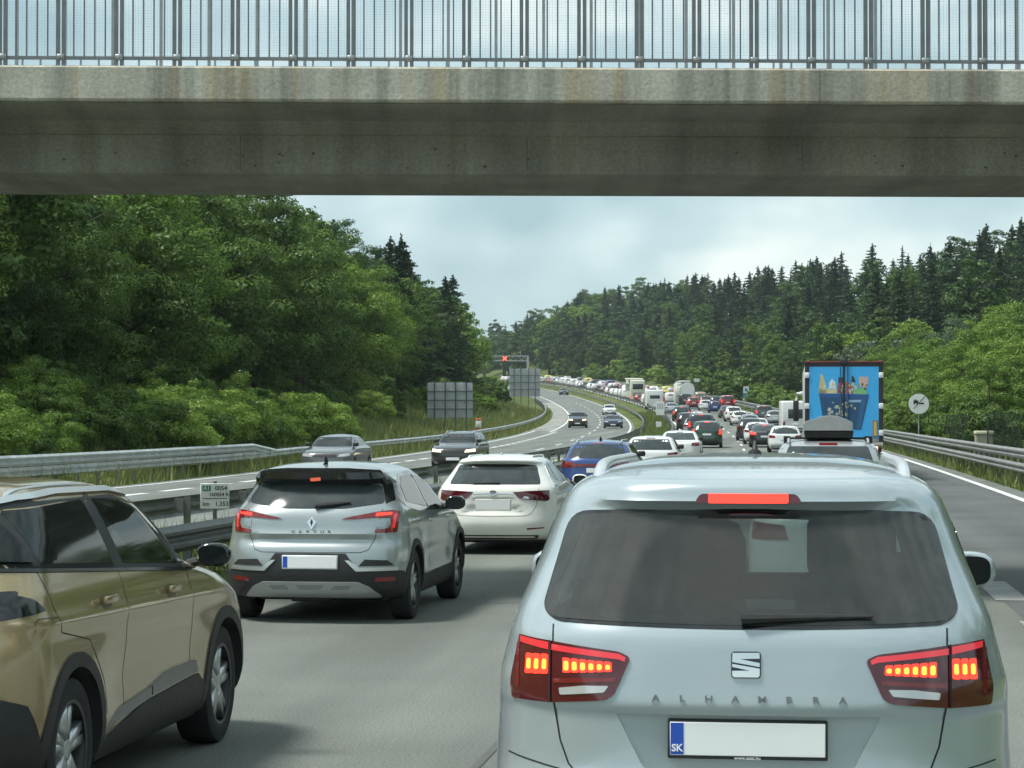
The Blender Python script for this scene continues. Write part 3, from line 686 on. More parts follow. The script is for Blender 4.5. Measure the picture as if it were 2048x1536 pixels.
# ---------------------------------------------------------------- silver hatchback crossover in the left lane
def silver_hatch():
    root = thing('hatchback', 'silver hatchback crossover with C-shaped red lamps, black spoiler and white number plate', 'car', (-4.60, 21.12, 0), rad(-.6))
    P = paint('paint_silver', (.38, .42, .425), .55, .28, .03)
    ra, fa, wr = .74, 3.38, .338
    def fl(y, z):
        f = .022 * (math.exp(-((y - ra) / .46) ** 4) + math.exp(-((y - fa) / .46) ** 4)) * sstep(.98, .6, z)
        return f + .014 * math.exp(-((z - .93) / .04) ** 2) * sstep(.2, .5, y) * sstep(3.8, 3.2, y) - .022 * math.exp(-((z - .60) / .12) ** 2) * sstep(1.1, 1.5, y) * sstep(3.0, 2.6, y)
    def rr(x, z):
        return .025 * math.exp(-((z - .78) / .04) ** 2) * sstep(.75, .55, x) - .018 * math.exp(-((z - .845) / .03) ** 2) * sstep(.75, .55, x)
    keys = [(.20, .40, 3.9, .78, .3, .4), (.27, .10, 4.1, .855, .4, .5), (.36, .02, 4.2, .872, .45, .55), (.48, 0, 4.23, .876, .45, .6), (.60, .01, 4.22, .878, .42, .6), (.70, .03, 4.18, .878, .42, .6), (.80, .065, 4.1, .872, .42, .65), (.90, .08, 3.95, .862, .42, .7), (1.0, .10, 3.5, .847, .42, .6), (1.07, .135, 3.2, .825, .42, .5), (1.13, .18, 3.0, .79, .45, .5),
            (1.25, .295, 2.72, .735, .45, .45), (1.315, .355, 2.55, .70, .45, .45), (1.335, .33, 2.5, .69, .45, .45), (1.36, .27, 2.42, .675, .42, .45), (1.40, .25, 2.3, .65, .40, .45), (1.43, .29, 2.2, .62, .38, .4), (1.47, .46, 2.0, .54, .38, .4), (1.505, .8, 1.8, .40, .35, .35), (1.52, 1.1, 1.6, .2, .25, .25)]
    h = Hull(keys, rows=90, nr=20, ns=40, nf=14, side=fl, rear=rr)
    cut = [cyl_x(sg * .60, sg * 1.2, y, wr, wr + .045) for sg in (1, -1) for y in (ra, fa)]
    body_obj(root, h, boolean(h.md(), cut), P)
    R = h.rear
    z1 = lambda u, v: ((460 + u / 4.357 - 629) / 212 - (.02 if u > 735 else -.02) * min(1, abs(u - 735) / 600) * (1 if u > 735 else 1), CAM_H - (910 + v / 4.357 - 850) / 212)
    ob('rear_window', patch(rpoly([(-.665, 1.135), (-.3, 1.085), (.3, 1.085), (.665, 1.135), (.60, 1.30), (.3, 1.325), (-.3, 1.325), (-.60, 1.30)], .04), R, .004, .01, .05), GLASS2, root)
    ob('spoiler', patch(rpoly([(-.655, 1.325), (-.61, 1.31), (-.3, 1.335), (.3, 1.335), (.61, 1.31), (.655, 1.325), (.585, 1.43), (.3, 1.448), (-.3, 1.448), (-.585, 1.43)], .02), R, .020, .05, .04), GLOSSB, root)
    for sg in (1, -1):
        q = [(.67, 1.125), (.735, 1.16), (.655, 1.36), (.60, 1.32)]
        ob('pillar_trim', patch([(sg * a, b) for a, b in (q if sg > 0 else q[::-1])], R, .006, .02, .05), GLOSSB, root)
    ob('brake_light', patch(rpoly([(-.05, 1.36), (.05, 1.365), (.05, 1.385), (-.05, 1.38)], .005), R, .024, .006, .03), mat('faint_brake_light', (.5, .08, .05), .2, emit=(1, .2, .1), es=.4), root)
    for sg in (1, -1):
        f_ = lambda L: [(sg * a, b) for a, b in (L if sg > 0 else L[::-1])]
        o = ob('tail_lamp', patch(f_([(.29, .985), (.33, 1.0), (.62, 1.055), (.74, 1.068), (.795, 1.05), (.80, 1.0), (.785, .86), (.60, .855), (.60, .885), (.71, .90), (.735, .95), (.73, .995), (.60, 1.0), (.40, .985)]), R, .008, .02, .03), REDL, root)
        ob('lit_lens', patch(f_([(.60, 1.012), (.735, 1.025), (.735, 1.045), (.60, 1.04)]), R, .0105, .004, .03), REDLIT, o)
        ob('lit_lens', patch(f_([(.745, .90), (.765, .90), (.775, 1.03), (.75, 1.03)]), R, .0105, .004, .03), REDGLOW, o)
        ob('lamp_inset', patch(f_([(.60, .905), (.69, .915), (.705, .95), (.70, .98), (.60, .985)]), R, .005, .01, .03), P, o)
        ob('bumper_blade', patch(f_([(.335, .60), (.375, .60), (.47, .53), (.80, .535), (.80, .505), (.44, .498)]), R, .016, .03, .04), mat('satin_trim', (.66, .68, .68), .3, .8), root)
        ob('bumper_vent', patch(f_([(.46, .545), (.78, .55), (.72, .60), (.52, .61)]), R, .006, .02, .04), BLACK, root)
        ob('reflector', patch(f_([(.60, .40), (.78, .405), (.78, .445), (.62, .44)]), R, .012, .02, .04), REDL, root)
    ob('lower_bumper', patch([(-.84, .24), (.84, .24), (.85, .50), (.47, .497), (.34, .665), (-.34, .665), (-.47, .497), (-.85, .50)], R, .007, .03, .05), BLACK, root)
    ob('skid_plate', patch(rpoly([(-.66, .262), (.66, .262), (.56, .355), (.46, .40), (-.46, .40), (-.56, .355)], .02), R, .022, .04, .05), SKIDS, root)
    ob('skid_recess_shade', patch(rpoly([(-.10, .335), (-.14, .375), (.14, .375), (.10, .335)], .01), R, .024, .004, .04).add(patch(rpoly([(.20, .335), (.24, .37), (.40, .37), (.36, .335)], .01), R, .024, .004, .04)).add(patch(rpoly([(-.36, .335), (-.40, .37), (-.24, .37), (-.20, .335)], .01), R, .024, .004, .04)), mat('skid_shaded_silver', (.26, .27, .27), .45, .3), root)  # no real hollows: recess shadow put into the darker grey of these patches
    plate_part(root, h, 0, .585, .52, .112, True, mat('white_frame', (.7, .71, .71), .4), None, None, None)
    d = lambda a: [(0 + x, .945 + z) for x, z in a]
    o = ob('badge', patch(d([(-.046, .012), (-.018, .04), (0, .062), (.018, .04), (.046, .012), (0, -.062)]), R, .010, .012, .02), CHROME, root)
    ob('badge_emblem', patch(d([(-.014, .01), (0, .045), (.014, .01), (0, -.03)]), R, .0125, .004, .02), GLOSSB, o)
    for i, ch in enumerate('CAPTUR'):
        x = -.175 + i * .07; ob('letter', text_md(ch, .042, .003, .0004).xf(Matrix.Diagonal((1.25, 1, .9, 1))).move((x, h._ry(x, .868) - .003, .868)), mat('dull_chrome', (.30, .32, .33), .3, .8), root)
    a0 = Vector((.02, h._ry(0, 1.10) - .03, 1.11)); a1 = Vector((.36, h._ry(.36, 1.14) - .02, 1.145))
    ob('rear_wiper', tube([a0, a0.lerp(a1, .4), a1], [.022, .024, .008], 8), BLACK, root)
    gp = [(.655, 1.08), (.615, .86), (.60, .80), (.55, .70), (.48, .675), (0, .672)]
    ob('tailgate_gap', strip(gp + [(-a, b) for a, b in gp[-2::-1]], .006, R, .001), SEAM, root)
    az = roof_z(h, 0, .72)
    ob('roof_aerial', tube([(0, .70, az - .01), (0, .72, az + .02), (0, .70, az + .07)], [.035, .022, .008], 8), GLOSSB, root)
    for sg in (1, -1):
        M = h.sidem(sg)
        wpoly = [(.52, 1.15), (.62, 1.09), (1.2, 1.03), (2.78, 1.00), (2.15, 1.36), (1.6, 1.42), (1.0, 1.40), (.66, 1.30)]
        o = ob('window_surround', patch(rpoly(wpoly, .04), M, .003, .008, .06), GLOSSB, root)
        ob('rear_door_window', patch(rpoly([(.74, 1.13), (1.62, 1.06), (1.58, 1.385), (1.05, 1.375), (.80, 1.29)], .03), M, .006, .005, .07), GLASS, o)
        ob('front_door_window', patch(rpoly([(1.70, 1.055), (2.60, 1.035), (2.10, 1.335), (1.66, 1.385)], .03), M, .006, .005, .07), GLASS, o)
        for cy in (ra, fa): ob('wheel_arch_cladding', patch(ring_poly(cy, wr, wr + .045, wr + .105, -.25, math.pi + .25), M, .010, .03, .05), BLACK, root)
        ob('sill_cladding', patch([(ra + .45, .22), (fa - .45, .22), (fa - .43, .42), (ra + .43, .40)], M, .009, .03, .06), BLACK, root)
        ob('lower_bumper_side', patch([(.28, .24), (ra - .42, .24), (ra - .43, .48), (.09, .50), (.10, .36)], M, .008, .03, .05), BLACK, root)
        for g_ in ([(1.66, 1.04), (1.68, .8), (1.66, .43)], [(2.74, .99), (2.80, .7), (2.78, .43)], [(.86, 1.0), (.98, .86), (1.18, .62), (1.22, .42)]): ob('door_gap', strip(g_, .006, M, .001), SEAM, root)
        for hy in (1.52, 2.5):
            q, n_ = M(hy, .925); ob('door_handle', rbox(-.012, .012, -.09, .09, -.016, .016, .008).move(q + n_ * .03), P, root)
        mirror_part(root, h, sg, 2.55, 1.01, GLOSSB, .92, .01)
    add_wheels(root, .775, (ra, fa), wr, 'double')
    ob('underbody', rbox(-.60, .60, .35, 3.9, .20, .32, .05), UNDER, root); ob('exhaust', rbox(-.25, .15, .25, .6, .19, .26, .03), BLACK, root)
    return root

# ---------------------------------------------------------------- white estate car beyond it
def white_estate():
    root = thing('estate_car', 'white estate car with dark red tail lamps just beyond the silver hatchback', 'car', (-4.42, 32.65, 0), rad(-.2))
    P = paint('paint_pearl_white', (.80, .81, .755), .0, .35, .03)
    ra, fa, wr = 1.03, 3.73, .325
    fl = lambda y, z: .014 * (math.exp(-((y - ra) / .46) ** 4) + math.exp(-((y - fa) / .46) ** 4)) * sstep(.85, .55, z) + .010 * math.exp(-((z - .86) / .04) ** 2) * sstep(.2, .6, y)
    def rr(x, z):
        if not (.55 < z < .85): return 0.0
        hw = .25 + .20 * (1 - sstep(.60, .80, z)); return .03 * sstep(0, .05, hw - x) * sstep(.84, .80, z) * sstep(.57, .63, z)
    keys = [(.18, .45, 4.5, .78, .3, .4), (.24, .12, 4.7, .86, .42, .5), (.33, .02, 4.8, .885, .5, .6), (.45, 0, 4.82, .892, .5, .65), (.58, .03, 4.8, .892, .5, .65), (.70, .06, 4.7, .89, .5, .7), (.80, .07, 4.45, .882, .5, .7), (.90, .085, 3.9, .868, .5, .7), (.97, .12, 3.5, .845, .5, .6), (1.03, .18, 3.3, .81, .5, .5), (1.15, .32, 2.95, .735, .5, .5), (1.27, .46, 2.6, .665, .5, .45), (1.315, .50, 2.45, .635, .48, .45), (1.335, .44, 2.4, .62, .46, .45), (1.365, .44, 2.25, .58, .42, .45), (1.395, .58, 2.1, .51, .4, .4), (1.43, .9, 1.95, .38, .35, .35), (1.445, 1.3, 1.8, .2, .25, .25)]
    h = Hull(keys, rows=80, nr=20, ns=30, nf=12, side=fl, rear=rr)
    cut = [cyl_x(sg * .62, sg * 1.2, y, wr, wr + .04) for sg in (1, -1) for y in (ra, fa)]
    body_obj(root, h, boolean(h.md(), cut), P)
    R = h.rear
    o = ob('rear_window', patch(rpoly([(-.665, 1.015), (.665, 1.015), (.655, 1.07), (.565, 1.29), (.3, 1.305), (-.3, 1.305), (-.565, 1.29), (-.655, 1.07)], .03), R, .004, .01, .05), GLASS2, root)
    ob('window_shade_band', patch(rpoly([(-.60, 1.222), (.60, 1.222), (.56, 1.288), (.3, 1.303), (-.3, 1.303), (-.56, 1.288)], .02), R, .0065, .004, .05), GLASSB if False else GLOSSB, o)
    for sg in (1, -1):
        f_ = lambda L: [(sg * a, b) for a, b in (L if sg > 0 else L[::-1])]
        o = ob('tail_lamp', patch(f_([(.29, .905), (.50, .92), (.79, .93), (.80, .80), (.76, .775), (.45, .80), (.38, .82)]), R, .007, .02, .04), REDD, root)
        ob('reversing_lens', patch(f_([(.42, .815), (.52, .81), (.52, .835), (.46, .85)]), R, .0095, .004, .03), CLEARL, o)
        ob('reflector', patch(rpoly(f_([(.50, .365), (.74, .385), (.74, .40), (.50, .39)]), .006), R, .006, .01, .04), REDL, root)
    ob('chrome_bar', strip([(-.30, .885), (0, .895), (.30, .885)], .014, R, .006), CHROME, root)
    o = ob('badge', patch([(.055 * math.cos(a), .893 + .036 * math.sin(a)) for a in np.linspace(0, 2 * math.pi, 20)[:-1]], R, .012, .014, .03), CHROME, root)
    ob('badge_emblem', patch([(.042 * math.cos(a), .893 + .026 * math.sin(a)) for a in np.linspace(0, 2 * math.pi, 16)[:-1]], R, .0135, .004, .03), mat('badge_grey', (.35, .37, .37), .2, .7), o)
    plate_part(root, h, 0, .725, .50, .15, False, mat('white_frame', (.7, .71, .71), .4))
    a0 = Vector((-.30, h._ry(-.3, 1.03) - .02, 1.03)); a1 = Vector((.08, h._ry(.1, 1.04) - .02, 1.04)); ob('rear_wiper', tube([a0, a1], [.012, .022], 8), BLACK, root)
    gp = [(.66, .99), (.64, .80), (.62, .70), (.56, .60), (.48, .565), (0, .555)]
    ob('tailgate_gap', strip(gp + [(-a, b) for a, b in gp[-2::-1]], .007, R, .001), mat('soft_gap', (.12, .125, .12), .7), root)
    ob('lower_valance', patch([(-.62, .20), (.62, .20), (.66, .285), (-.66, .285)], R, .005, .02, .06), BLACK, root)
    for sg in (1, -1):
        M = h.sidem(sg)
        o = ob('window_surround', patch(rpoly([(.75, 1.10), (1.0, 1.02), (3.25, .965), (2.45, 1.32), (1.6, 1.345), (.95, 1.30)], .04), M, .003, .008, .08), GLOSSB, root)
        for q in ([(.90, 1.13), (1.30, 1.045), (1.30, 1.30), (1.0, 1.28)], [(1.36, 1.04), (2.1, 1.015), (2.05, 1.315), (1.36, 1.31)], [(2.17, 1.01), (3.05, .985), (2.42, 1.29), (2.12, 1.31)]):
            ob('side_window', patch(rpoly(q, .02), M, .006, .005, .08), GLASS, o)
        mirror_part(root, h, sg, 3.05, .97, P, 1.05)
        rail(root, sg * .47, .8, 2.4, h, P, .014, .02, lambda y: 1.40)
        for g_ in ([(2.1, .99), (2.12, .7), (2.1, .3)], [(1.05, 1.0), (1.15, .8), (1.4, .5), (1.42, .3)]): ob('door_gap', strip(g_, .006, M, .001), SEAM, root)
    ob('roof_aerial', tube([(0, 1.0, 1.43), (0, .98, 1.47)], [.02, .006], 8), P, root)
    add_wheels(root, .78, (ra, fa), wr, 'ten')
    ob('underbody', rbox(-.65, .65, .4, 4.4, .16, .30, .05), UNDER, root)
    return root

# ---------------------------------------------------------------- ordinary traffic cars, one kind at a time
KINDS = {
 'hatch': dict(L=4.15, W=1.78, H=1.47), 'suv': dict(L=4.45, W=1.86, H=1.66), 'sedan': dict(L=4.75, W=1.84, H=1.44), 'estate': dict(L=4.75, W=1.84, H=1.48), 'minivan': dict(L=4.65, W=1.86, H=1.74), 'van': dict(L=5.2, W=1.98, H=1.98), 'city': dict(L=2.75, W=1.62, H=1.54), 'coupe': dict(L=4.5, W=1.86, H=1.34)}
def kind_keys(kind):
    d = KINDS[kind]; L, Wd, H = d['L'], d['W'] / 2, d['H']
    zs = [.115, .19, .33, .45, .55, .61, .655, .69, .80, .90, .95, .98, 1.0]
    yr = [.30, .07, 0, .03, .05, .06, .08, .11, .25, .40, .52, .8, 1.4]
    yf = [.35, .08, 0, .03, .12, .45, .85, 1.15, 1.55, 1.9, 2.15, 2.5, 2.8]
    w = [.84, .94, .99, 1, .995, .985, .965, .935, .86, .775, .70, .55, .2]
    if kind in ('sedan', 'coupe'): yr = [.30, .07, 0, .02, .04, .06, .12, .50, .85, 1.15, 1.35, 1.6, 1.9]
    if kind in ('minivan', 'van'):
        w = [.84, .94, .99, 1, .998, .995, .985, .97, .93, .88, .82, .65, .25]; yr = [.25, .06, 0, .02, .03, .04, .05, .06, .12, .20, .30, .6, 1.2]
        yf = [.35, .08, 0, .02, .06, .25, .55, .8, 1.15, 1.45, 1.7, 2.1, 2.5] if kind == 'van' else yf
    if kind == 'suv': w = [.84, .94, .99, 1, .998, .99, .975, .95, .89, .82, .75, .6, .22]
    if kind == 'city': yf = [.3, .06, 0, .02, .06, .2, .35, .5, .75, .95, 1.1, 1.25, 1.35]; yr = [.25, .06, 0, .02, .04, .05, .06, .08, .16, .26, .36, .6, 1.0]
    return [(z * H, a, L - b, c * Wd, .42, .55 if i < 8 else .42) for i, (z, a, b, c) in enumerate(zip(zs, yr, yf, w))]
def kind_parts(kind, lit=False, head=False, fine=True):
    """list of (name, mesh data, material key) for a traffic car; material 'paint' is filled in later"""
    d = KINDS[kind]; L, Wd, H = d['L'], d['W'] / 2, d['H']; g = .06 if fine else .22
    h = Hull(kind_keys(kind), rows=44 if fine else 22, nr=12 if fine else 6, ns=14 if fine else 6, nf=10 if fine else 5)
    out = [('body', h.md(), 'paint')]
    wz = lambda z: h.at(z)[3]
    z0, z1 = (.70 * H, .925 * H) if kind not in ('sedan', 'coupe') else (.715 * H, .925 * H)
    def rw(k, a, b, m): return rpoly([(-wz(a * H) * m, a * H), (wz(a * H) * m, a * H), (wz(b * H) * m, b * H), (-wz(b * H) * m, b * H)], .04, 3)
    out.append(('rear_window', patch(rw(0, z0 / H, z1 / H, .84), h.rear, .004, .01, g * 1.5), 'glass_r'))
    out.append(('windscreen', patch(rw(0, .70, .925, .86), h.front, .004, .01, g * 1.5), 'glass'))
    yb, yt = h.at(.70 * H)[1] + .30, h.at(.91 * H)[1] + .22; fb, ft = h.at(.70 * H)[2] - .25, h.at(.91 * H)[2] - .18
    for sg in (1, -1):
        M = h.sidem(sg); ym = (yb + fb) / 2 + .1
        out.append(('side_window', patch([(yb, .715 * H), (ym - .04, .71 * H), (ym - .04, .915 * H), (yt, .905 * H)], M, .004, .01, g * 2), 'glass'))
        out.append(('side_window', patch([(ym + .04, .71 * H), (fb, .705 * H), (ft, .905 * H), (ym + .04, .915 * H)], M, .004, .01, g * 2), 'glass'))
        tl = [(wz(.6 * H) * (.58), .545 * H), (wz(.6 * H) * .965, .545 * H), (wz(.6 * H) * .955, .655 * H), (wz(.6 * H) * .62, .635 * H)]
        if kind in ('suv', 'minivan', 'van'): tl = [(wz(.6 * H) * .78, .50 * H), (wz(.6 * H) * .965, .50 * H), (wz(.68 * H) * .965, .69 * H), (wz(.6 * H) * .83, .69 * H)]
        tl = [(sg * a, b) for a, b in (tl if sg > 0 else tl[::-1])]
        out.append(('tail_lamp', patch(tl, h.rear, .006, .015, g), 'lit' if lit else 'lamp'))
        hl = [(wz(.5 * H) * .50, .455 * H), (wz(.5 * H) * .93, .47 * H), (wz(.5 * H) * .92, .545 * H), (wz(.5 * H) * .56, .52 * H)]
        hl = [(sg * a, b) for a, b in (hl if sg > 0 else hl[::-1])]
        out.append(('headlamp', patch(hl, h.front, .006, .015, g), 'head' if head else 'clear'))
        x = h._sx(fb + .05, .70 * H)
        out.append(('door_mirror', rbox(sg * (x + .12) - .10, sg * (x + .12) + .10, fb - .05, fb + .06, .70 * H, .70 * H + .14, .03, 1), 'black'))
    out.append(('brake_light', patch([(-.14, .937 * H), (.14, .937 * H), (.14, .955 * H), (-.14, .955 * H)], h.rear, .006, .01, .1), 'lit' if lit else 'lamp'))
    zp = .50 * H if kind not in ('sedan', 'coupe', 'hatch') else .47 * H
    yy = h._ry(0, zp); out.append(('number_plate', box(-.26, .26, yy - .02, yy + .02, zp - .055, zp + .055), 'plate'))
    yy = h._fy(0, .30 * H); out.append(('front_plate', box(-.26, .26, yy - .02, yy + .03, .28 * H - .055, .28 * H + .055), 'plate'))
    out.append(('bumper_insert', patch(rpoly([(-Wd * .80, .15 * H), (Wd * .80, .15 * H), (Wd * .80, .26 * H), (-Wd * .80, .26 * H)], .04, 3), h.rear, .005, .02, g * 1.5), 'black'))
    out.append(('grille', patch(rpoly([(-Wd * .45, .445 * H), (Wd * .45, .445 * H), (Wd * .42, .52 * H), (-Wd * .42, .52 * H)], .02, 3), h.front, .005, .02, g * 1.5), 'black'))
    out.append(('lower_grille', patch(rpoly([(-Wd * .7, .17 * H), (Wd * .7, .17 * H), (Wd * .7, .26 * H), (-Wd * .7, .26 * H)], .03, 3), h.front, .005, .02, g * 1.5), 'black'))
    r = .32 if kind != 'city' else .28
    ra = .19 * L if kind != 'city' else .45; fa = L - (.20 * L if kind != 'city' else .45)
    for y in (ra, fa):
        for sg in (1, -1):
            t = lathe_x([(-.10, r * .6), (-.10, r * .95), (-.07, r), (.07, r), (.10, r * .95), (.10, r * .62), (.085, r * .60), (.06, r * .15), (.07, .001)], 20 if fine else 10)
            t.move((sg * (Wd - .085), y, r)) if sg > 0 else t.mirx().move((sg * (Wd - .085), y, r))
            out.append(('wheel', t, 'tyre'))
            out.append(('wheel_arch', patch(ring_poly(y, r, r + .0, r + .06, -.1, math.pi + .1, 8), h.sidem(sg), .004, .02, .2), 'black'))
            hub = lathe_x([(.102, .001), (.102, r * .2), (.095, r * .58)], 14 if fine else 8); hub.move((sg * (Wd - .085), y, r)) if sg > 0 else hub.mirx().move((sg * (Wd - .085), y, r))
            out.append(('rim', hub, 'alloy'))
    out.append(('underbody', rbox(-Wd * .75, Wd * .75, .4, L - .4, .15, .30, .04, 1), 'under'))
    return h, out
KM = dict(glass=GLASS, glass_r=GLASS2, lit=REDLIT, lamp=REDL, head=HEADLIT, clear=CLEARL, black=BLACK, plate=PLATE, tyre=RUBBER, alloy=ALLOY, under=UNDER)
FINE, LOD = {}, {}
def fine_car(kind, root, pm, lit=False, head=False, skip=()):
    key = (kind, lit, head)
    if key not in FINE:
        h, parts = kind_parts(kind, lit, head); FINE[key] = (h, [(n, md.mesh(n, KM.get(mk)) if mk != 'paint' else md.mesh(n, None), mk) for n, md, mk in parts])
        for n, me, mk in FINE[key][1]: smooth_by_angle(me, 40)
    h, parts = FINE[key]; made = {}
    for n, me, mk in parts:
        o = link(n, me, root)
        if mk == 'paint': o.material_slots[0].link = 'OBJECT'; o.material_slots[0].material = pm
    return h
def lod_mesh(kind, lit, head=False):
    key = (kind, lit, head)
    if key not in LOD:
        h, parts = kind_parts(kind, lit, head, False); order = ['paint', 'glass', 'glass_r', 'lit', 'lamp', 'head', 'clear', 'black', 'plate', 'tyre', 'alloy', 'under']
        a = MD(); mi = []
        for n, md, mk in parts: a.add(md); mi += [order.index(mk)] * len(md.f)
        me = a.mesh('traffic_car', [None if k == 'paint' else KM[k] for k in order]); me.polygons.foreach_set('material_index', mi); smooth_by_angle(me, 40)
        LOD[key] = me
    return LOD[key]

# ------------------------------------------------------------------ road alignment
def CC(d):
    if d < 60: return 0.0
    if d < 760: return -(d - 60) ** 2 / 4700
    return -(700 ** 2) / 4700 - (d - 760) * 1400 / 4700
def CS(d): return 0.0 if d < 60 else (-(min(d, 760) - 60) / 2350)
def ZR(d):
    if d < 32: return 0.0
    if d < 480: return 4.1e-5 * (d - 32) ** 2
    if d < 720: return 8.229 + (d - 480) * .0367 - (d - 480) ** 2 * 3e-5
    return 8.229 + 240 * .0367 - 240 ** 2 * 3e-5 + (d - 720) * .02
def RZ(u, d): return ZR(d) + .7 * sstep(150, 350, d) * sstep(-10.4, -6.6, u)
def RP(u, d, dz=0.0): return Vector((CC(d) + u, d, RZ(u, d) + dz))
def heading(d): return -math.atan(CS(d))
rng = random.Random(7)
def fbm(x, y):
    return (math.sin(x * .13 + 1.7) * math.cos(y * .11 + .3) + .5 * math.sin(x * .31 + y * .23) + .25 * math.sin(x * .71 - y * .57 + 2.)) / 1.75
def terrain(u, d):
    z = RZ(u, d)
    if u < -20.4:
        t = -20.4 - u
        z += -.05 + (.0 if t < 1.4 else 0) + .26 * max(0, min(t - 1.4, 7)) + .40 * max(0, min(t - 8.4, 45)) + .10 * max(0, min(t - 53, 150))
        z += fbm(u, d) * .5 * sstep(3, 10, t)
    elif u > 6.0:
        t = u - 6.0
        k = .36 + .36 * sstep(180, 520, d) + .12 * sstep(620, 760, d)
        z += -.04 + .10 * max(0, min(t - 1.2, 3)) + k * (.30 * max(0, min(t - 4.2, 8)) + .46 * max(0, min(t - 12.2, 38)) + .12 * max(0, min(t - 50, 150)))
        z += fbm(u, d) * .5 * sstep(3, 10, t)
    elif -10.55 < u < -6.75: z += .015
    else: z -= .06
    return z
def sheet(name, rows, m, cols=None, parent=None, smooth=True):
    """rows: list of lists of points"""
    V = [p for r in rows for p in r]; n = len(rows[0])
    F = [(i * n + k, i * n + k + 1, (i + 1) * n + k + 1, (i + 1) * n + k) for i in range(len(rows) - 1) for k in range(n - 1)]
    o = link(name, MD(V, F, smooth).mesh(name, m), parent); return o
DS = list(np.arange(-60, 140, 4.0)) + list(np.arange(140, 780, 8.0))

# ground material: meadow grass with dry straw-coloured patches
def ground_mat():
    m, t, b = nt_mat('meadow_ground'); b.inputs['Roughness'].default_value = .95; b.inputs['Specular IOR Level'].default_value = .1
    tcn = t.nodes.new('ShaderNodeTexCoord')
    a = t.nodes.new('ShaderNodeTexNoise'); a.inputs['Scale'].default_value = .22; a.inputs['Detail'].default_value = 3; t.links.new(tcn.outputs['Object'], a.inputs['Vector'])
    r = t.nodes.new('ShaderNodeValToRGB'); r.color_ramp.elements[0].position = .40; r.color_ramp.elements[0].color = (.055, .095, .022, 1); r.color_ramp.elements[1].position = .62; r.color_ramp.elements[1].color = (.15, .16, .06, 1)
    t.links.new(a.outputs['Fac'], r.inputs[0])
    c = t.nodes.new('ShaderNodeTexNoise'); c.inputs['Scale'].default_value = 6; c.inputs['Detail'].default_value = 3; t.links.new(tcn.outputs['Object'], c.inputs['Vector'])
    mx = t.nodes.new('ShaderNodeMix'); mx.data_type = 'RGBA'; mx.blend_type = 'OVERLAY'; mx.inputs[0].default_value = .7; t.links.new(r.outputs[0], mx.inputs[6]); t.links.new(c.outputs['Fac'], mx.inputs[7])
    t.links.new(mx.outputs[2], b.inputs['Base Color'])
    bp = t.nodes.new('ShaderNodeBump'); bp.inputs['Strength'].default_value = .8; bp.inputs['Distance'].default_value = .15; t.links.new(c.outputs['Fac'], bp.inputs['Height']); t.links.new(bp.outputs[0], b.inputs['Normal'])
    return m
GM = ground_mat()
us = [-420, -300, -200, -120, -85, -72, -60, -50, -42, -36, -32, -29, -27, -25, -23.5, -22.5, -21.5, -20.6, -20.2, -16, -12, -10.7, -10.4, -9, -8, -6.9, -6.6, -3, 0, 3, 5.9, 6.2, 7.2, 8.5, 10, 12, 14, 17, 20, 25, 30, 36, 44, 54, 68, 90, 130, 200, 320, 460]
dd = DS + [820, 900, 1000, 1150, 1300]
o = sheet('ground', [[(CC(d) + u, d, terrain(u, d)) for u in us] for d in dd], GM); o['kind'] = 'structure'
for ka, kb in ((o, 0),): pass

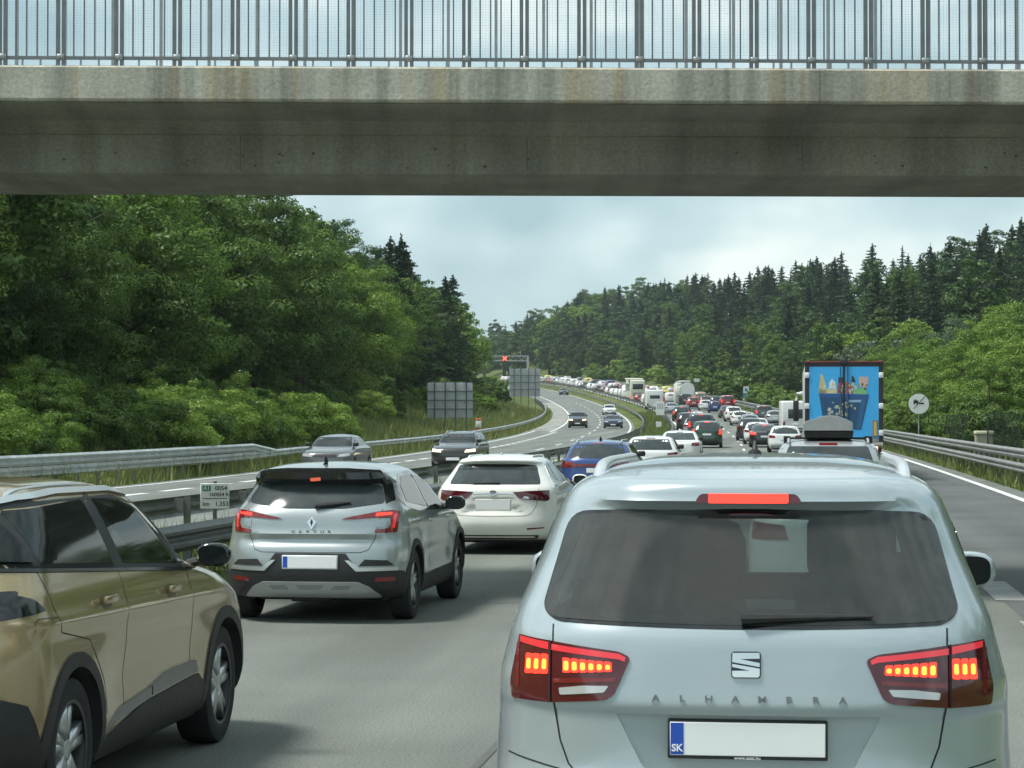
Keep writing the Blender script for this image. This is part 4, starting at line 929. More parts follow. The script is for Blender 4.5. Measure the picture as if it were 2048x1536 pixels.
def asphalt(name, base, lane_us, seed):
    """worn asphalt: coarse stone, long wheel tracks, sealed cracks and mottled patches"""
    m, t, b = nt_mat(name); b.inputs['Roughness'].default_value = .82; b.inputs['Specular IOR Level'].default_value = .35
    tcn = t.nodes.new('ShaderNodeTexCoord')
    mpn = t.nodes.new('ShaderNodeMapping'); mpn.inputs['Scale'].default_value = (1, .06, 1); mpn.inputs['Location'].default_value = (seed, 0, 0); t.links.new(tcn.outputs['Object'], mpn.inputs[0])
    a = t.nodes.new('ShaderNodeTexNoise'); a.inputs['Scale'].default_value = 1.3; a.inputs['Detail'].default_value = 3; t.links.new(mpn.outputs[0], a.inputs['Vector'])
    c = t.nodes.new('ShaderNodeTexNoise'); c.inputs['Scale'].default_value = .35; c.inputs['Detail'].default_value = 3; t.links.new(tcn.outputs['Object'], c.inputs['Vector'])
    f = t.nodes.new('ShaderNodeTexNoise'); f.inputs['Scale'].default_value = 55; f.inputs['Detail'].default_value = 3; t.links.new(tcn.outputs['Object'], f.inputs['Vector'])
    def mrg(s_, lo, hi, a0=.3, a1=.7):
        n = t.nodes.new('ShaderNodeMapRange'); n.inputs[1].default_value = a0; n.inputs[2].default_value = a1; n.inputs[3].default_value = lo; n.inputs[4].default_value = hi; t.links.new(s_, n.inputs[0]); return n.outputs[0]
    def mul(p, q):
        n = t.nodes.new('ShaderNodeMath'); n.operation = 'MULTIPLY'; t.links.new(p, n.inputs[0]); t.links.new(q, n.inputs[1]); return n.outputs[0]
    sx = t.nodes.new('ShaderNodeSeparateXYZ'); t.links.new(tcn.outputs['Object'], sx.inputs[0])
    w1 = t.nodes.new('ShaderNodeMath'); w1.operation = 'MULTIPLY_ADD'; w1.inputs[1].default_value = 3.35; w1.inputs[2].default_value = seed; t.links.new(sx.outputs[0], w1.inputs[0])
    w2 = t.nodes.new('ShaderNodeMath'); w2.operation = 'SINE'; t.links.new(w1.outputs[0], w2.inputs[0])
    k = mul(mul(mrg(a.outputs['Fac'], .84, 1.15), mrg(c.outputs['Fac'], .82, 1.18)), mul(mrg(f.outputs['Fac'], .62, 1.38), mrg(w2.outputs[0], .89, 1.08, -1, 1)))
    mx = t.nodes.new('ShaderNodeMix'); mx.data_type = 'RGBA'; mx.blend_type = 'MULTIPLY'; mx.inputs[0].default_value = 1; mx.inputs[6].default_value = (*base, 1); t.links.new(k, mx.inputs[7])
    t.links.new(mx.outputs[2], b.inputs['Base Color'])
    bp = t.nodes.new('ShaderNodeBump'); bp.inputs['Strength'].default_value = .35; bp.inputs['Distance'].default_value = .01; t.links.new(f.outputs['Fac'], bp.inputs['Height']); t.links.new(bp.outputs[0], b.inputs['Normal'])
    return m
AS1 = asphalt('asphalt_queue_side', (.142, .155, .137), 0, 3.0)
AS2 = asphalt('asphalt_oncoming_side', (.150, .164, .150), 0, 9.0)
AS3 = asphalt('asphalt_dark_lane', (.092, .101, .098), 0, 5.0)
CONC = asphalt('pale_concrete_shoulder', (.26, .265, .24), 0, 1.0)
def road(name, u0, u1, m, dz, n=5, ds=DS):
    o = sheet(name, [[RP(u0 + (u1 - u0) * k / n, d, dz) for k in range(n + 1)] for d in ds], m); o['kind'] = 'structure'; return o
road('road_queue_side', -6.7, 6.1, AS1, 0.0, 6)
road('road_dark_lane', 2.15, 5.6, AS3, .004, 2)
road('road_oncoming_side', -20.35, -10.5, AS2, 0.0, 5)
road('road_gore', -20.3, -18.35, CONC, .004, 2, [d for d in DS if 205 < d < 420])
def marking(segs, u, w, label, dz=.008, m=None):
    mk = thing('road_marking', label, 'road marking'); mk['kind'] = 'structure'; del mk['category']
    for a, b in segs:
        n = max(1, int((b - a) / 6)); rows = [[RP(u - w / 2, a + (b - a) * k / n, dz), RP(u + w / 2, a + (b - a) * k / n, dz)] for k in range(n + 1)]
        sheet('painted_line', rows, m or WHITEP, None, mk)
    return mk
def dashes(a, b, on, period): return [(x, x + on) for x in np.arange(a, b, period)]
marking([(-40, 700)], -6.2, .2, 'solid white line along the inner edge of the queue carriageway')
marking(dashes(19, 320, 6, 16), -2.1, .15, 'long white dashes between the two queue lanes')
marking(dashes(8, 200, 3, 5.6), 2.25, .36, 'broad worn block dashes beside the right-hand lane', m=WORNP)
marking([(-40, 700)], 5.45, .22, 'solid white line along the outer edge beside the tall guardrail')
marking([(20, 700)], -10.85, .18, 'solid white line along the inner edge of the oncoming carriageway')
marking(dashes(20, 420, 6, 16), -14.2, .16, 'long white dashes down the oncoming carriageway')
marking(dashes(20, 207, 3, 4.6), -17.55, .30, 'short white dashes along the oncoming slip lane')
marking([(20, 212)], -19.75, .2, 'solid white line along the far edge of the oncoming carriageway')
marking([(207, 700)], -18.1, .24, 'solid white line curving left beside the pale shoulder')

TAR = mat('tar_seam', (.085, .09, .083), .75, var=.2)
for lab, pts, w in (('dark longitudinal seam between the two queue lanes', [(-1.78 + .012 * math.sin(d * .6), d) for d in np.arange(6, 120, 1.5)], .05), ):
    o = sheet('tar_seam', [[RP(u - w / 2, d, .005), RP(u + w / 2, d, .005)] for u, d in pts], TAR); o['kind'] = 'structure'; o['label'] = lab
# ------------------------------------------------------------------ guardrails
WB = [(0, .155), (.028, .13), (.082, .092), (.082, .055), (.022, .018), (.022, -.018), (.082, -.055), (.082, -.092), (.028, -.13), (0, -.155)]
WBC = WB + [(a - .006, b) for a, b in reversed(WB)]
def beam_md(u, ds, zc, face):
    V, F = [], []; n = len(WBC)
    for d in ds:
        p = RP(u, d); a = heading(d); cx, sy = math.cos(a), math.sin(a)
        zc_ = zc(d) if callable(zc) else zc
        for o_, z in WBC: V.append((p.x + face * o_ * cx, p.y + face * o_ * sy, p.z + zc_ + z))
    for i in range(len(ds) - 1):
        for k in range(n): F.append((i * n + k, i * n + (k + 1) % n, (i + 1) * n + (k + 1) % n, (i + 1) * n + k))
    F.append(tuple(range(n))); F.append(tuple(range(len(V) - 1, len(V) - n - 1, -1)))
    return MD(V, F, False)
POSTP = [(-.05, -.03), (.05, -.03), (.05, -.012), (-.032, -.012), (-.032, .012), (.05, .012), (.05, .03), (-.05, .03)]
def post_mesh(hh, m): return prism(POSTP, 'z', -.15, hh).mesh('post', m)
def guardrail(u, face, d0, d1, beams, post_h, post_u, step, m, label, near=170, pm=GALVD, blocks=True):
    g = thing('guardrail', label, 'guardrail', (0, 0, 0))
    for zc, a, b in beams:
        ds = [a]
        while ds[-1] < b:
            e_ = min(ds[-1] + (16 if ds[-1] < 200 else 60), b); n = max(2, int((e_ - ds[-1]) / 4))
            seg = [ds[-1] + (e_ - ds[-1]) * k / n for k in range(n + 1)]
            if len(seg) > 1: seg[-1] += .15
            ob('beam', beam_md(u, seg, (lambda d, z=zc, k=len(ds): (z(d) if callable(z) else z) + .004 * (k % 2)), face), m, g, 30); ds.append(e_)
    pm_ = post_mesh(post_h, pm); bm_ = box(-.07, .07, -.05, .05, -.10, .10).mesh('spacer', pm); far = MD()
    d = d0
    while d < d1:
        p = RP(post_u, d)
        if d < near:
            o = link('post', pm_, g); o.location = p; o.rotation_euler = (0, 0, heading(d) + (math.pi if face < 0 else 0))
            if blocks:
                s_ = link('spacer', bm_, g); s_.location = p + Vector(((u - post_u) * .5, 0, post_h - .13)); s_.rotation_euler = (0, 0, heading(d))
        elif (d - near) % (2 * step) < step:
            far.add(box(-.05, .05, -.03, .03, -.1, post_h).move(p))
        d += step
    if far.v: o = ob('far_posts', far, pm, g); o['kind'] = 'stuff'
    return g
guardrail(6.5, -1, 20, 640, [(.98, 20, 640), (.55, 20, 640)], 1.08, 6.64, 2.0, RAILR, 'tall double-beam guardrail along the right edge of the queue road')
guardrail(-6.95, 1, 6, 640, [(.60, 6, 640)], .72, -7.12, 4.0, GALVD, 'weathered guardrail on the queue side of the grassy median')
guardrail(-9.55, -1, 14, 640, [(.62, 14, 640)], .78, -9.32, 4.0, GALVD, 'weathered guardrail on the oncoming side of the grassy median')
def lowz(d): return .52 + .08 * sstep(86, 96, d)
guardrail(-21.3, 1, 44, 420, [(lowz, 44, 420), (lambda d: .86 - .30 * sstep(90.5, 92.5, d), 44, 92.5)], .80, -21.46, 2.0, GALV, 'bright guardrail below the wooded bank on the far left, double at its near end')

# ------------------------------------------------------------------ overpass
def concrete(name, base, streak):
    m, t, b = nt_mat(name); b.inputs['Roughness'].default_value = .88
    tcn = t.nodes.new('ShaderNodeTexCoord')
    def nz(sc, det, mapping=None):
        n = t.nodes.new('ShaderNodeTexNoise'); n.inputs['Scale'].default_value = sc; n.inputs['Detail'].default_value = min(det, 4); n.inputs['Roughness'].default_value = .62
        if mapping:
            mm = t.nodes.new('ShaderNodeMapping'); mm.inputs['Scale'].default_value = mapping; t.links.new(tcn.outputs['Object'], mm.inputs[0]); t.links.new(mm.outputs[0], n.inputs['Vector'])
        else: t.links.new(tcn.outputs['Object'], n.inputs['Vector'])
        return n.outputs['Fac']
    def mrg(s_, lo, hi, a0, a1):
        n = t.nodes.new('ShaderNodeMapRange'); n.inputs[1].default_value = a0; n.inputs[2].default_value = a1; n.inputs[3].default_value = lo; n.inputs[4].default_value = hi; t.links.new(s_, n.inputs[0]); return n.outputs[0]
    def mul(p, q):
        n = t.nodes.new('ShaderNodeMath'); n.operation = 'MULTIPLY'; t.links.new(p, n.inputs[0]); t.links.new(q, n.inputs[1]); return n.outputs[0]
    st = nz(1.0, 6, (2.2, .15, .06))
    k = mul(mul(mrg(st, 1 - streak, 1.06, .36, .56), mrg(nz(.9, 9), .78, 1.2, .3, .7)), mrg(nz(26, 5), .80, 1.2, .3, .7))
    mx = t.nodes.new('ShaderNodeMix'); mx.data_type = 'RGBA'; mx.blend_type = 'MULTIPLY'; mx.inputs[0].default_value = 1; t.links.new(k, mx.inputs[7])
    rs = t.nodes.new('ShaderNodeMix'); rs.data_type = 'RGBA'; rs.inputs[6].default_value = (*base, 1); rs.inputs[7].default_value = (base[0] * .92, base[1] * .74, base[2] * .52, 1)
    t.links.new(mrg(nz(1.0, 5, (3.1, .2, .08)), 0, streak * 1.3, .52, .64), rs.inputs[0]); t.links.new(rs.outputs[2], mx.inputs[6])
    t.links.new(mx.outputs[2], b.inputs['Base Color'])
    bp = t.nodes.new('ShaderNodeBump'); bp.inputs['Strength'].default_value = .4; bp.inputs['Distance'].default_value = .02; t.links.new(nz(14, 7), bp.inputs['Height']); t.links.new(bp.outputs[0], b.inputs['Normal'])
    return m
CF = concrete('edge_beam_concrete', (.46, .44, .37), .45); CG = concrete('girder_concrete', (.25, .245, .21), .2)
BR = thing('overpass', 'grey concrete overpass spanning the whole motorway close overhead', 'bridge', (-2.914, 23.87, 0), rad(8.8))
x0, x1 = -24.5, 17.0
def slab(name, poly, m, a=x0, b=x1, seg=1):
    for k in range(seg):
        md = prism(poly, 'x', a + (b - a) * k / seg + (.006 if k else 0), a + (b - a) * (k + 1) / seg); ob(name, md, m, BR)
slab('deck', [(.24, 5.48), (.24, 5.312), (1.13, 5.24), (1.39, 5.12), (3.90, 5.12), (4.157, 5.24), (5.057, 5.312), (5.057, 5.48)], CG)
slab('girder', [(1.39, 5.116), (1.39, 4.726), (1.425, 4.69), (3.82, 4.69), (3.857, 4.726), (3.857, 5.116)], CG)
slab('edge_beam', [(0, 5.325), (.021, 5.304), (.236, 5.32), (.236, 5.634), (.257, 5.66), (.017, 5.67), (0, 5.65)], CF, seg=3)
slab('edge_beam', [(5.06, 5.32), (5.297, 5.304), (5.297, 5.66), (5.06, 5.66)], CF, seg=3)
for a, b in ((x0 - 1.2, x0 + 1.0), (x1 - 1.0, x1 + 1.2)):
    ob('abutment', rbox(a, b, .4, 4.9, -1.5, 4.675, .05), CG, BR)
# drip stains, chips and shutter marks that a real girder shows
JNT = mat('shutter_joint', (.10, .10, .085), .9)
for xj in (-6.2, -3.1, .1, 3.2): ob('shutter_joint', box(xj - .004, xj + .004, 1.3885, 1.3905, 4.73, 5.11), JNT, BR)
rg_ = random.Random(4)
for i in range(34):
    xx, zz, rr_ = rg_.uniform(-7, 7), rg_.uniform(4.75, 5.0) ** 1.0, rg_.uniform(.008, .022)
    ob('blow_hole', prism([(xx + rr_ * math.cos(t_) * rg_.uniform(.7, 1.3), zz + rr_ * .8 * math.sin(t_)) for t_ in np.linspace(0, 6.28, 8)[:-1]], 'y', 1.386, 1.3905), JNT, BR)
RST = mat('railing_steel', (.19, .195, .20), .45, .6, var=.25, vscale=4)
RSL = mat('railing_steel_bright', (.34, .355, .36), .42, .7, var=.2, vscale=4)
def mesh_screen_mat():
    m, t, b = nt_mat('wire_mesh_screen'); b.inputs['Base Color'].default_value = (.34, .36, .38, 1); b.inputs['Roughness'].default_value = .5; b.inputs['Metallic'].default_value = .4
    tcn = t.nodes.new('ShaderNodeTexCoord'); sx = t.nodes.new('ShaderNodeSeparateXYZ'); t.links.new(tcn.outputs['Object'], sx.inputs[0])
    def line(s_, per, w):
        d_ = t.nodes.new('ShaderNodeMath'); d_.operation = 'DIVIDE'; d_.inputs[1].default_value = per; t.links.new(s_, d_.inputs[0])
        f = t.nodes.new('ShaderNodeMath'); f.operation = 'FRACT'; t.links.new(d_.outputs[0], f.inputs[0])
        l = t.nodes.new('ShaderNodeMath'); l.operation = 'LESS_THAN'; l.inputs[1].default_value = w; t.links.new(f.outputs[0], l.inputs[0]); return l.outputs[0]
    mxm = t.nodes.new('ShaderNodeMath'); mxm.operation = 'MAXIMUM'; t.links.new(line(sx.outputs[0], .034, .035), mxm.inputs[0]); t.links.new(line(sx.outputs[2], .028, .05), mxm.inputs[1])
    t.links.new(mxm.outputs[0], b.inputs['Alpha']); return m
MSM = mesh_screen_mat()
def railing(yl, label, xa, xb, ph, dark, light, ht=1.25):
    g = thing('bridge_railing', label, 'railing', BR.location, BR.rotation_euler[2]); z = 5.66; pw = .6137
    stile = box(-.019, .019, -.026, .026, 0, ht).mesh('stile', dark); bar = box(-.0075, .0075, -.008, .008, .10, ht - .05).mesh('bar', dark)
    r1 = box(0, pw - .06, -.017, .017, .09, .124).mesh('rail', dark); r2 = box(0, pw - .06, -.015, .015, .009, .026).mesh('rail', dark); r3 = box(0, pw, -.03, .03, ht - .05, ht + .01).mesh('top_rail', dark)
    clamp = rbox(-.043, .043, -.039, .039, .086, .146, .01, 1).mesh('clamp', light)
    scr = box(0, pw - .06, .017, .019, .12, 1.2).mesh('mesh_panel', MSM)
    leg = box(-.010, .010, -.010, .010, .02, .095).mesh('spigot', light)
    n = int((xb - xa) / pw)
    for i in range(n):
        x = xa + ph + i * pw; j = .006 * math.sin(i * 2.3)
        for nm, me, dx in ([('mesh_panel', scr, .03)] if yl < 3 else []) + ([('stile', stile, .03)] if yl < 3 else []) + [('stile', stile, pw - .03), ('rail', r1, .03), ('rail', r2, .03), ('top_rail', r3, 0), ('clamp', clamp, 0), ('spigot', leg, .21), ('spigot', leg, .40)] + [('bar', bar, .03 + (pw - .06) * k / 5) for k in ((1, 2, 3, 4) if yl < 3 else ())]:
            o = link(nm, me, g); o.location = (x + dx + (j if nm == 'bar' else 0), yl, z + (.002 if nm == 'top_rail' else 0))
    return g
railing(.12, 'dark steel railing with wire mesh on the near edge of the overpass', -8.0, 8.0, .05, RST, RSL)
railing(5.18, 'lighter steel railing on the far edge of the overpass, seen through the near one', -9.0, 9.0, .27, RSL, RSL, 2.3)
o = ob('road_deck_surface', box(x0, x1, .265, 5.04, 5.484, 5.52), AS3, BR)

# ------------------------------------------------------------------ signs and roadside furniture
WHITES = mat('sign_white', (.78, .80, .79), .35, var=.03); SGREY = mat('sign_back_grey', (.42, .45, .47), .45, .3, var=.12, vscale=1.5); DGREY = mat('sign_dark_grey', (.10, .105, .11), .5, .3); BLK = mat('sign_black', (.02, .02, .02), .5); GRN = mat('sign_green', (.02, .22, .11), .4); ORG = mat('phone_orange', (.75, .16, .03), .4); BLU = mat('sign_blue', (.03, .22, .50), .4)
# kilometre board on the median
p = RP(-8.05, 30.8)
k = thing('kilometre_board', 'small white kilometre board with green road number standing in the median', 'sign', p, rad(14))
ob('post', tube([(0, .02, 0), (0, .02, 1.1)], .028, 8), GALVD, k)
f_ = ob('board', rbox(-.20, .20, -.012, .008, .72, 1.07, .006, 1), WHITES, k)
ob('road_number_panel', rbox(-.17, -.055, -.015, -.010, .965, 1.04, .004, 1), GRN, f_); ob('lettering', text_md('A1', .075, .0008, .001).move((-.112, -.0165, 1.0025)), WHITES, f_)
for s_, sz, x, z in (('0054', .085, .085, 1.002), ('160054 R', .07, .055, .915), ('km', .08, -.12, .785), ('1.353', .085, .095, .787)):
    ob('lettering', text_md(s_, sz, .0008, .0012).move((x, -.0135, z)), BLK, f_)
ob('dividing_line', box(-.17, .17, -.0145, -.011, .858, .868), BLK, f_)
def sign_back(u, d, w, hh, z0, label, cols, rows_, posts):
    t_ = thing('sign_board', label, 'sign', RP(u, d, terrain(u, d) - RZ(u, d)), heading(d))
    nx, nz_ = cols, rows_
    for i in range(nx):
        for j in range(nz_): ob('panel', rbox(-w / 2 + w * i / nx + .006, -w / 2 + w * (i + 1) / nx - .006, 0, .025, z0 + hh * j / nz_ + .006, z0 + hh * (j + 1) / nz_ - .006, .006, 1), SGREY, t_)
    for j in range(1, nz_): ob('stiffener', box(-w / 2, w / 2, -.045, -.002, z0 + hh * j / nz_ - .03, z0 + hh * j / nz_ + .03), DGREY, t_)
    for x in posts: ob('post', box(x - .06, x + .06, -.16, -.05, -1.0, z0 + hh), DGREY if hh < 3.5 else GALVD, t_)
sign_back(-24.3, 176, 3.55, 2.75, 1.0, 'grey back of a direction board on posts above the left guardrail', 3, 4, (-1.2, -.35, .45, 1.3))
sign_back(-24.0, 300, 4.1, 3.7, 2.2, 'grey back of a taller direction board by the bend, under the gantry', 4, 4, (-1.4, -.5, .5, 1.4))
p = RP(-22.4, 180)
k = thing('emergency_phone', 'white and orange emergency phone post beside the grey sign board', 'phone post', p, heading(170))
ob('pedestal', rbox(-.20, .20, -.15, .15, -.3, .75, .04), ORG, k); ob('housing', rbox(-.22, .22, -.18, .18, .76, 1.35, .05), WHITES, k); ob('cap', rbox(-.24, .24, -.2, .2, 1.36, 1.5, .05), ORG, k)
# gantry with a red lane signal
d = 612; k = thing('signal_gantry', 'grey lattice gantry with a red lane signal over the oncoming carriageway', 'gantry', RP(-8.3, d), heading(d))
ob('column', box(-.25, .25, -.25, .25, -.5, 7.6), GALV, k)
for z in (6.3, 7.6): ob('chord', box(-9.5, .25, -.15, .15, z - .14, z + .14), GALV, k)
for i in range(7): x = -.2 - i * 1.5; ob('lattice_bar', tube([(x, 0, 6.3), (x - .75, 0, 7.6)], .06, 6).add(tube([(x - .75, 0, 7.6), (x - 1.5, 0, 6.3)], .06, 6)), GALV, k)
s_ = ob('lane_signal', rbox(-7.0, -5.6, -.35, -.16, 6.2, 7.6, .05), BLK, k)
ob('red_cross', tube([(-6.8, -.38, 6.4), (-5.8, -.38, 7.4)], .2, 6).add(tube([(-6.8, -.40, 7.4), (-5.8, -.40, 6.4)], .2, 6)), mat('signal_red', (.8, .05, .03), .3, emit=(1, .10, .06), es=2.2), s_)
o = ob('camera_mast', tube([(-2.0, 0, 7.6), (-2.0, 0, 9.2)], .07, 6), GALV, k)
# round end-of-prohibition sign
p = RP(7.68, 130); k = thing('round_sign', 'round white sign with a struck-out black lorry beside the right guardrail', 'sign', p, rad(3))
ob('post', tube([(0, .05, -.3), (0, .05, 3.0)], .04, 8), GALV, k)
f_ = ob('disc', prism([(.57 * math.cos(a), 2.68 + .57 * math.sin(a)) for a in np.linspace(0, 2 * math.pi, 33)[:-1]], 'y', -.02, .01), WHITES, k)
ob('lorry_symbol', box(-.30, -.02, -.026, -.0205, 2.72, 2.86).add(box(-.27, -.12, -.026, -.0205, 2.87, 2.91)).add(box(.02, .30, -.026, -.0205, 2.66, 2.74)).add(prism([(-.25 + .045 * math.cos(a), 2.68 + .045 * math.sin(a)) for a in np.linspace(0, 6.28, 13)[:-1]], 'y', -.026, -.0205)).add(prism([(-.10 + .045 * math.cos(a), 2.68 + .045 * math.sin(a)) for a in np.linspace(0, 6.28, 13)[:-1]], 'y', -.026, -.0205)), BLK, f_)
ob('bar', prism([(-.31, 2.41), (-.28, 2.39), (.37, 3.10), (.34, 3.12)], 'y', -.030, -.027), BLK, f_)
# utility cabinet and fence panels
p = RP(8.3, 101); k = thing('utility_cabinet', 'beige utility cabinet with a pale lid behind the right guardrail', 'cabinet', p, rad(4))
ob('housing', rbox(-.37, .37, -.2, .2, -.2, 1.28, .02), mat('cabinet_beige', (.30, .28, .23), .6, var=.15), k); ob('lid', rbox(-.40, .40, -.24, .24, 1.285, 1.43, .02), mat('cabinet_lid', (.70, .68, .52), .5), k); ob('cabinet_door', rbox(-.32, .32, -.212, -.203, .1, 1.22, .004, 1), mat('cabinet_door', (.33, .31, .26), .6), k)
FG_ = mat('fence_green', (.05, .075, .06), .5, .2)
def fence_mat():
    m, t, b = nt_mat('fence_wire'); b.inputs['Base Color'].default_value = (.05, .07, .06, 1)
    tcn = t.nodes.new('ShaderNodeTexCoord'); sx = t.nodes.new('ShaderNodeSeparateXYZ'); t.links.new(tcn.outputs['Object'], sx.inputs[0]); outs = []
    for i in (0, 2):
        d_ = t.nodes.new('ShaderNodeMath'); d_.operation = 'DIVIDE'; d_.inputs[1].default_value = .05; t.links.new(sx.outputs[i], d_.inputs[0]); f = t.nodes.new('ShaderNodeMath'); f.operation = 'FRACT'; t.links.new(d_.outputs[0], f.inputs[0]); l = t.nodes.new('ShaderNodeMath'); l.operation = 'LESS_THAN'; l.inputs[1].default_value = .22; t.links.new(f.outputs[0], l.inputs[0]); outs.append(l.outputs[0])
    mm = t.nodes.new('ShaderNodeMath'); mm.operation = 'MAXIMUM'; t.links.new(outs[0], mm.inputs[0]); t.links.new(outs[1], mm.inputs[1]); t.links.new(mm.outputs[0], b.inputs['Alpha']); return m
FWM = fence_mat()
for (u, d, w, hh, lab) in ((8.1, 112, .95, 2.05, 'narrow green mesh fence panel between the round sign and the cabinet'), (8.9, 98.5, 1.35, 2.15, 'wide green mesh fence panel at the far right edge beside the cabinet')):
    k = thing('fence_panel', lab, 'fence', RP(u, d, .05), rad(5))
    for x in (-w / 2, w / 2): ob('post', box(x - .03, x + .03, -.03, .03, -.3, hh), FG_, k)
    for z in (hh - .05, .55): ob('rail', box(-w / 2, w / 2, -.02, .02, z, z + .05), FG_, k)
    ob('wire_mesh', box(-w / 2, w / 2, .022, .024, .1, hh), FWM, k)
p = RP(7.8, 330); k = thing('distance_sign', 'small blue and white distance sign beside the red van', 'sign', p, heading(330))
ob('post', tube([(0, .05, -.3), (0, .05, 3.0)], .05, 6), GALVD, k)
ob('panel', rbox(-.40, .40, -.02, .02, 2.15, 3.1, .01, 1), WHITES, k); ob('panel', rbox(-.46, .46, -.02, .02, 1.5, 2.12, .01, 1), BLU, k); ob('panel', rbox(-.46, .46, -.02, .02, 1.05, 1.47, .01, 1), WHITES, k); ob('symbol', box(-.2, .2, -.026, -.021, 2.4, 2.85), BLU, k)
p = RP(-7.9, 226); k = thing('median_board', 'white upright board with faint columns of print at the tip of the grassy median', 'sign', p, heading(226))
ob('post', tube([(0, .05, 0), (0, .05, 2.4)], .05, 6), GALVD, k); f_ = ob('board', rbox(-.42, .42, -.02, .02, 1.15, 2.5, .01, 1), WHITES, k)
for i in range(4): ob('print_column', box(-.27 + i * .16, -.20 + i * .16, -.026, -.021, 1.75, 2.3), mat('print_grey', (.30, .34, .33), .5), f_)
p = RP(-8.15, 203); k = thing('marker_plate', 'small square white marker plate low on the median grass', 'sign', p, heading(200)); ob('post', tube([(0, .04, 0), (0, .04, .8)], .03, 6), GALVD, k); ob('plate', rbox(-.24, .24, -.02, .02, .42, .9, .01, 1), WHITES, k)
p = RP(8.2, 415); k = thing('roadside_board', 'small white board standing behind the white coach', 'sign', p, heading(415)); ob('post', tube([(0, .05, -.5), (0, .05, 3.2)], .06, 6), GALVD, k); ob('board', rbox(-.5, .5, -.02, .02, 3.0, 3.6, .01, 1), WHITES, k)

# ------------------------------------------------------------------ vehicles close by
people_carrier(); gold_crossover(); silver_hatch(); white_estate()

PC = {'white': paint('paint_white', (.74, .755, .74)), 'silver': paint('paint_car_silver', (.43, .46, .47), .45), 'grey': paint('paint_grey', (.10, .11, .115), .35), 'dark': paint('paint_dark', (.028, .031, .034), .2), 'black': paint('paint_black', (.010, .011, .012)), 'blue': paint('paint_blue', (.016, .055, .21), .3), 'navy': paint('paint_navy', (.018, .03, .07), .2), 'red': paint('paint_red', (.22, .016, .018)), 'green': paint('paint_dark_green', (.02, .05, .035), .2), 'beige': paint('paint_beige', (.33, .30, .23), .3), 'yellow': paint('paint_yellow', (.62, .55, .12))}
def car(kind, col, u, d, label, lit=False, oncoming=False, head=False, name='car', group=None, dyaw=0.0):
    a = heading(d) + rad(dyaw); slope = math.atan((RZ(u, d + 2) - RZ(u, d - 2)) / 4)
    r = thing(name, label, 'car', RP(u, d, .008), a + (math.pi if oncoming else 0), group, -slope if oncoming else slope)
    fine_car(kind, r, PC[col], lit, head); return r
def rails_for(root, kind, m, x=.52, dz=.02):
    H, L = KINDS[kind]['H'], KINDS[kind]['L']
    for sg in (1, -1): rail(root, sg * x, .55, L * .55, None, m, .016, .045, lambda y: H * .955 + dz)
SAT = mat('satin_trim', (.66, .68, .68), .3, .8)
# hidden behind the people carrier, glimpsed through its rear window
car('hatch', 'white', .40, 21.3, 'white hatchback glimpsed through the dusty rear window of the people carrier')
# silver car with the roof box
r = car('suv', 'silver', .44, 35.6, 'silver car carrying a grey roof box, just beyond the people carrier')
for y in (1.0, 1.9):
    ob('roof_bar', box(-.68, .68, y - .03, y + .03, 1.645, 1.672).add(box(-.70, -.60, y - .05, y + .05, 1.55, 1.69)).add(box(.60, .70, y - .05, y + .05, 1.55, 1.69)), BLACK, r)
rails_for(r, 'suv', SAT, .62)
rbx = thing('roof_box', 'grey roof box with black tray strapped on the silver car', 'roof box', r.location + Vector((0, 0, 0)), r.rotation_euler[2])
bmx = lambda L: [((u - 588) / 370 * .385, 1.675 + (1245 - v) / 425 * .36) for u, v in L]
def bevel_prism(poly, y0, y1):
    md = prism(poly, 'y', y0, y1); cx = sum(p[0] for p in poly) / len(poly); cz = sum(p[1] for p in poly) / len(poly); return md
lid = bmx([(215, 1118), (212, 990), (260, 935), (400, 895), (470, 850), (620, 828), (740, 845), (860, 905), (960, 960), (962, 1118)])
ob('lid', prism(rpoly(lid, .02, 3), 'y', .72, 2.55).add(MD()), mat('box_grey', (.42, .45, .45), .4, var=.08), rbx)
ob('lid_face', prism(rpoly([(a * .97, 1.82 + (b - 1.82) * .93) for a, b in lid], .02, 3), 'y', .66, .719), mat('box_grey_face', (.40, .43, .43), .45, var=.08), rbx)
ob('tray', prism(rpoly(bmx([(235, 1245), (225, 1122), (975, 1122), (955, 1245)]), .02, 3), 'y', .68, 2.55), BLACK, rbx)

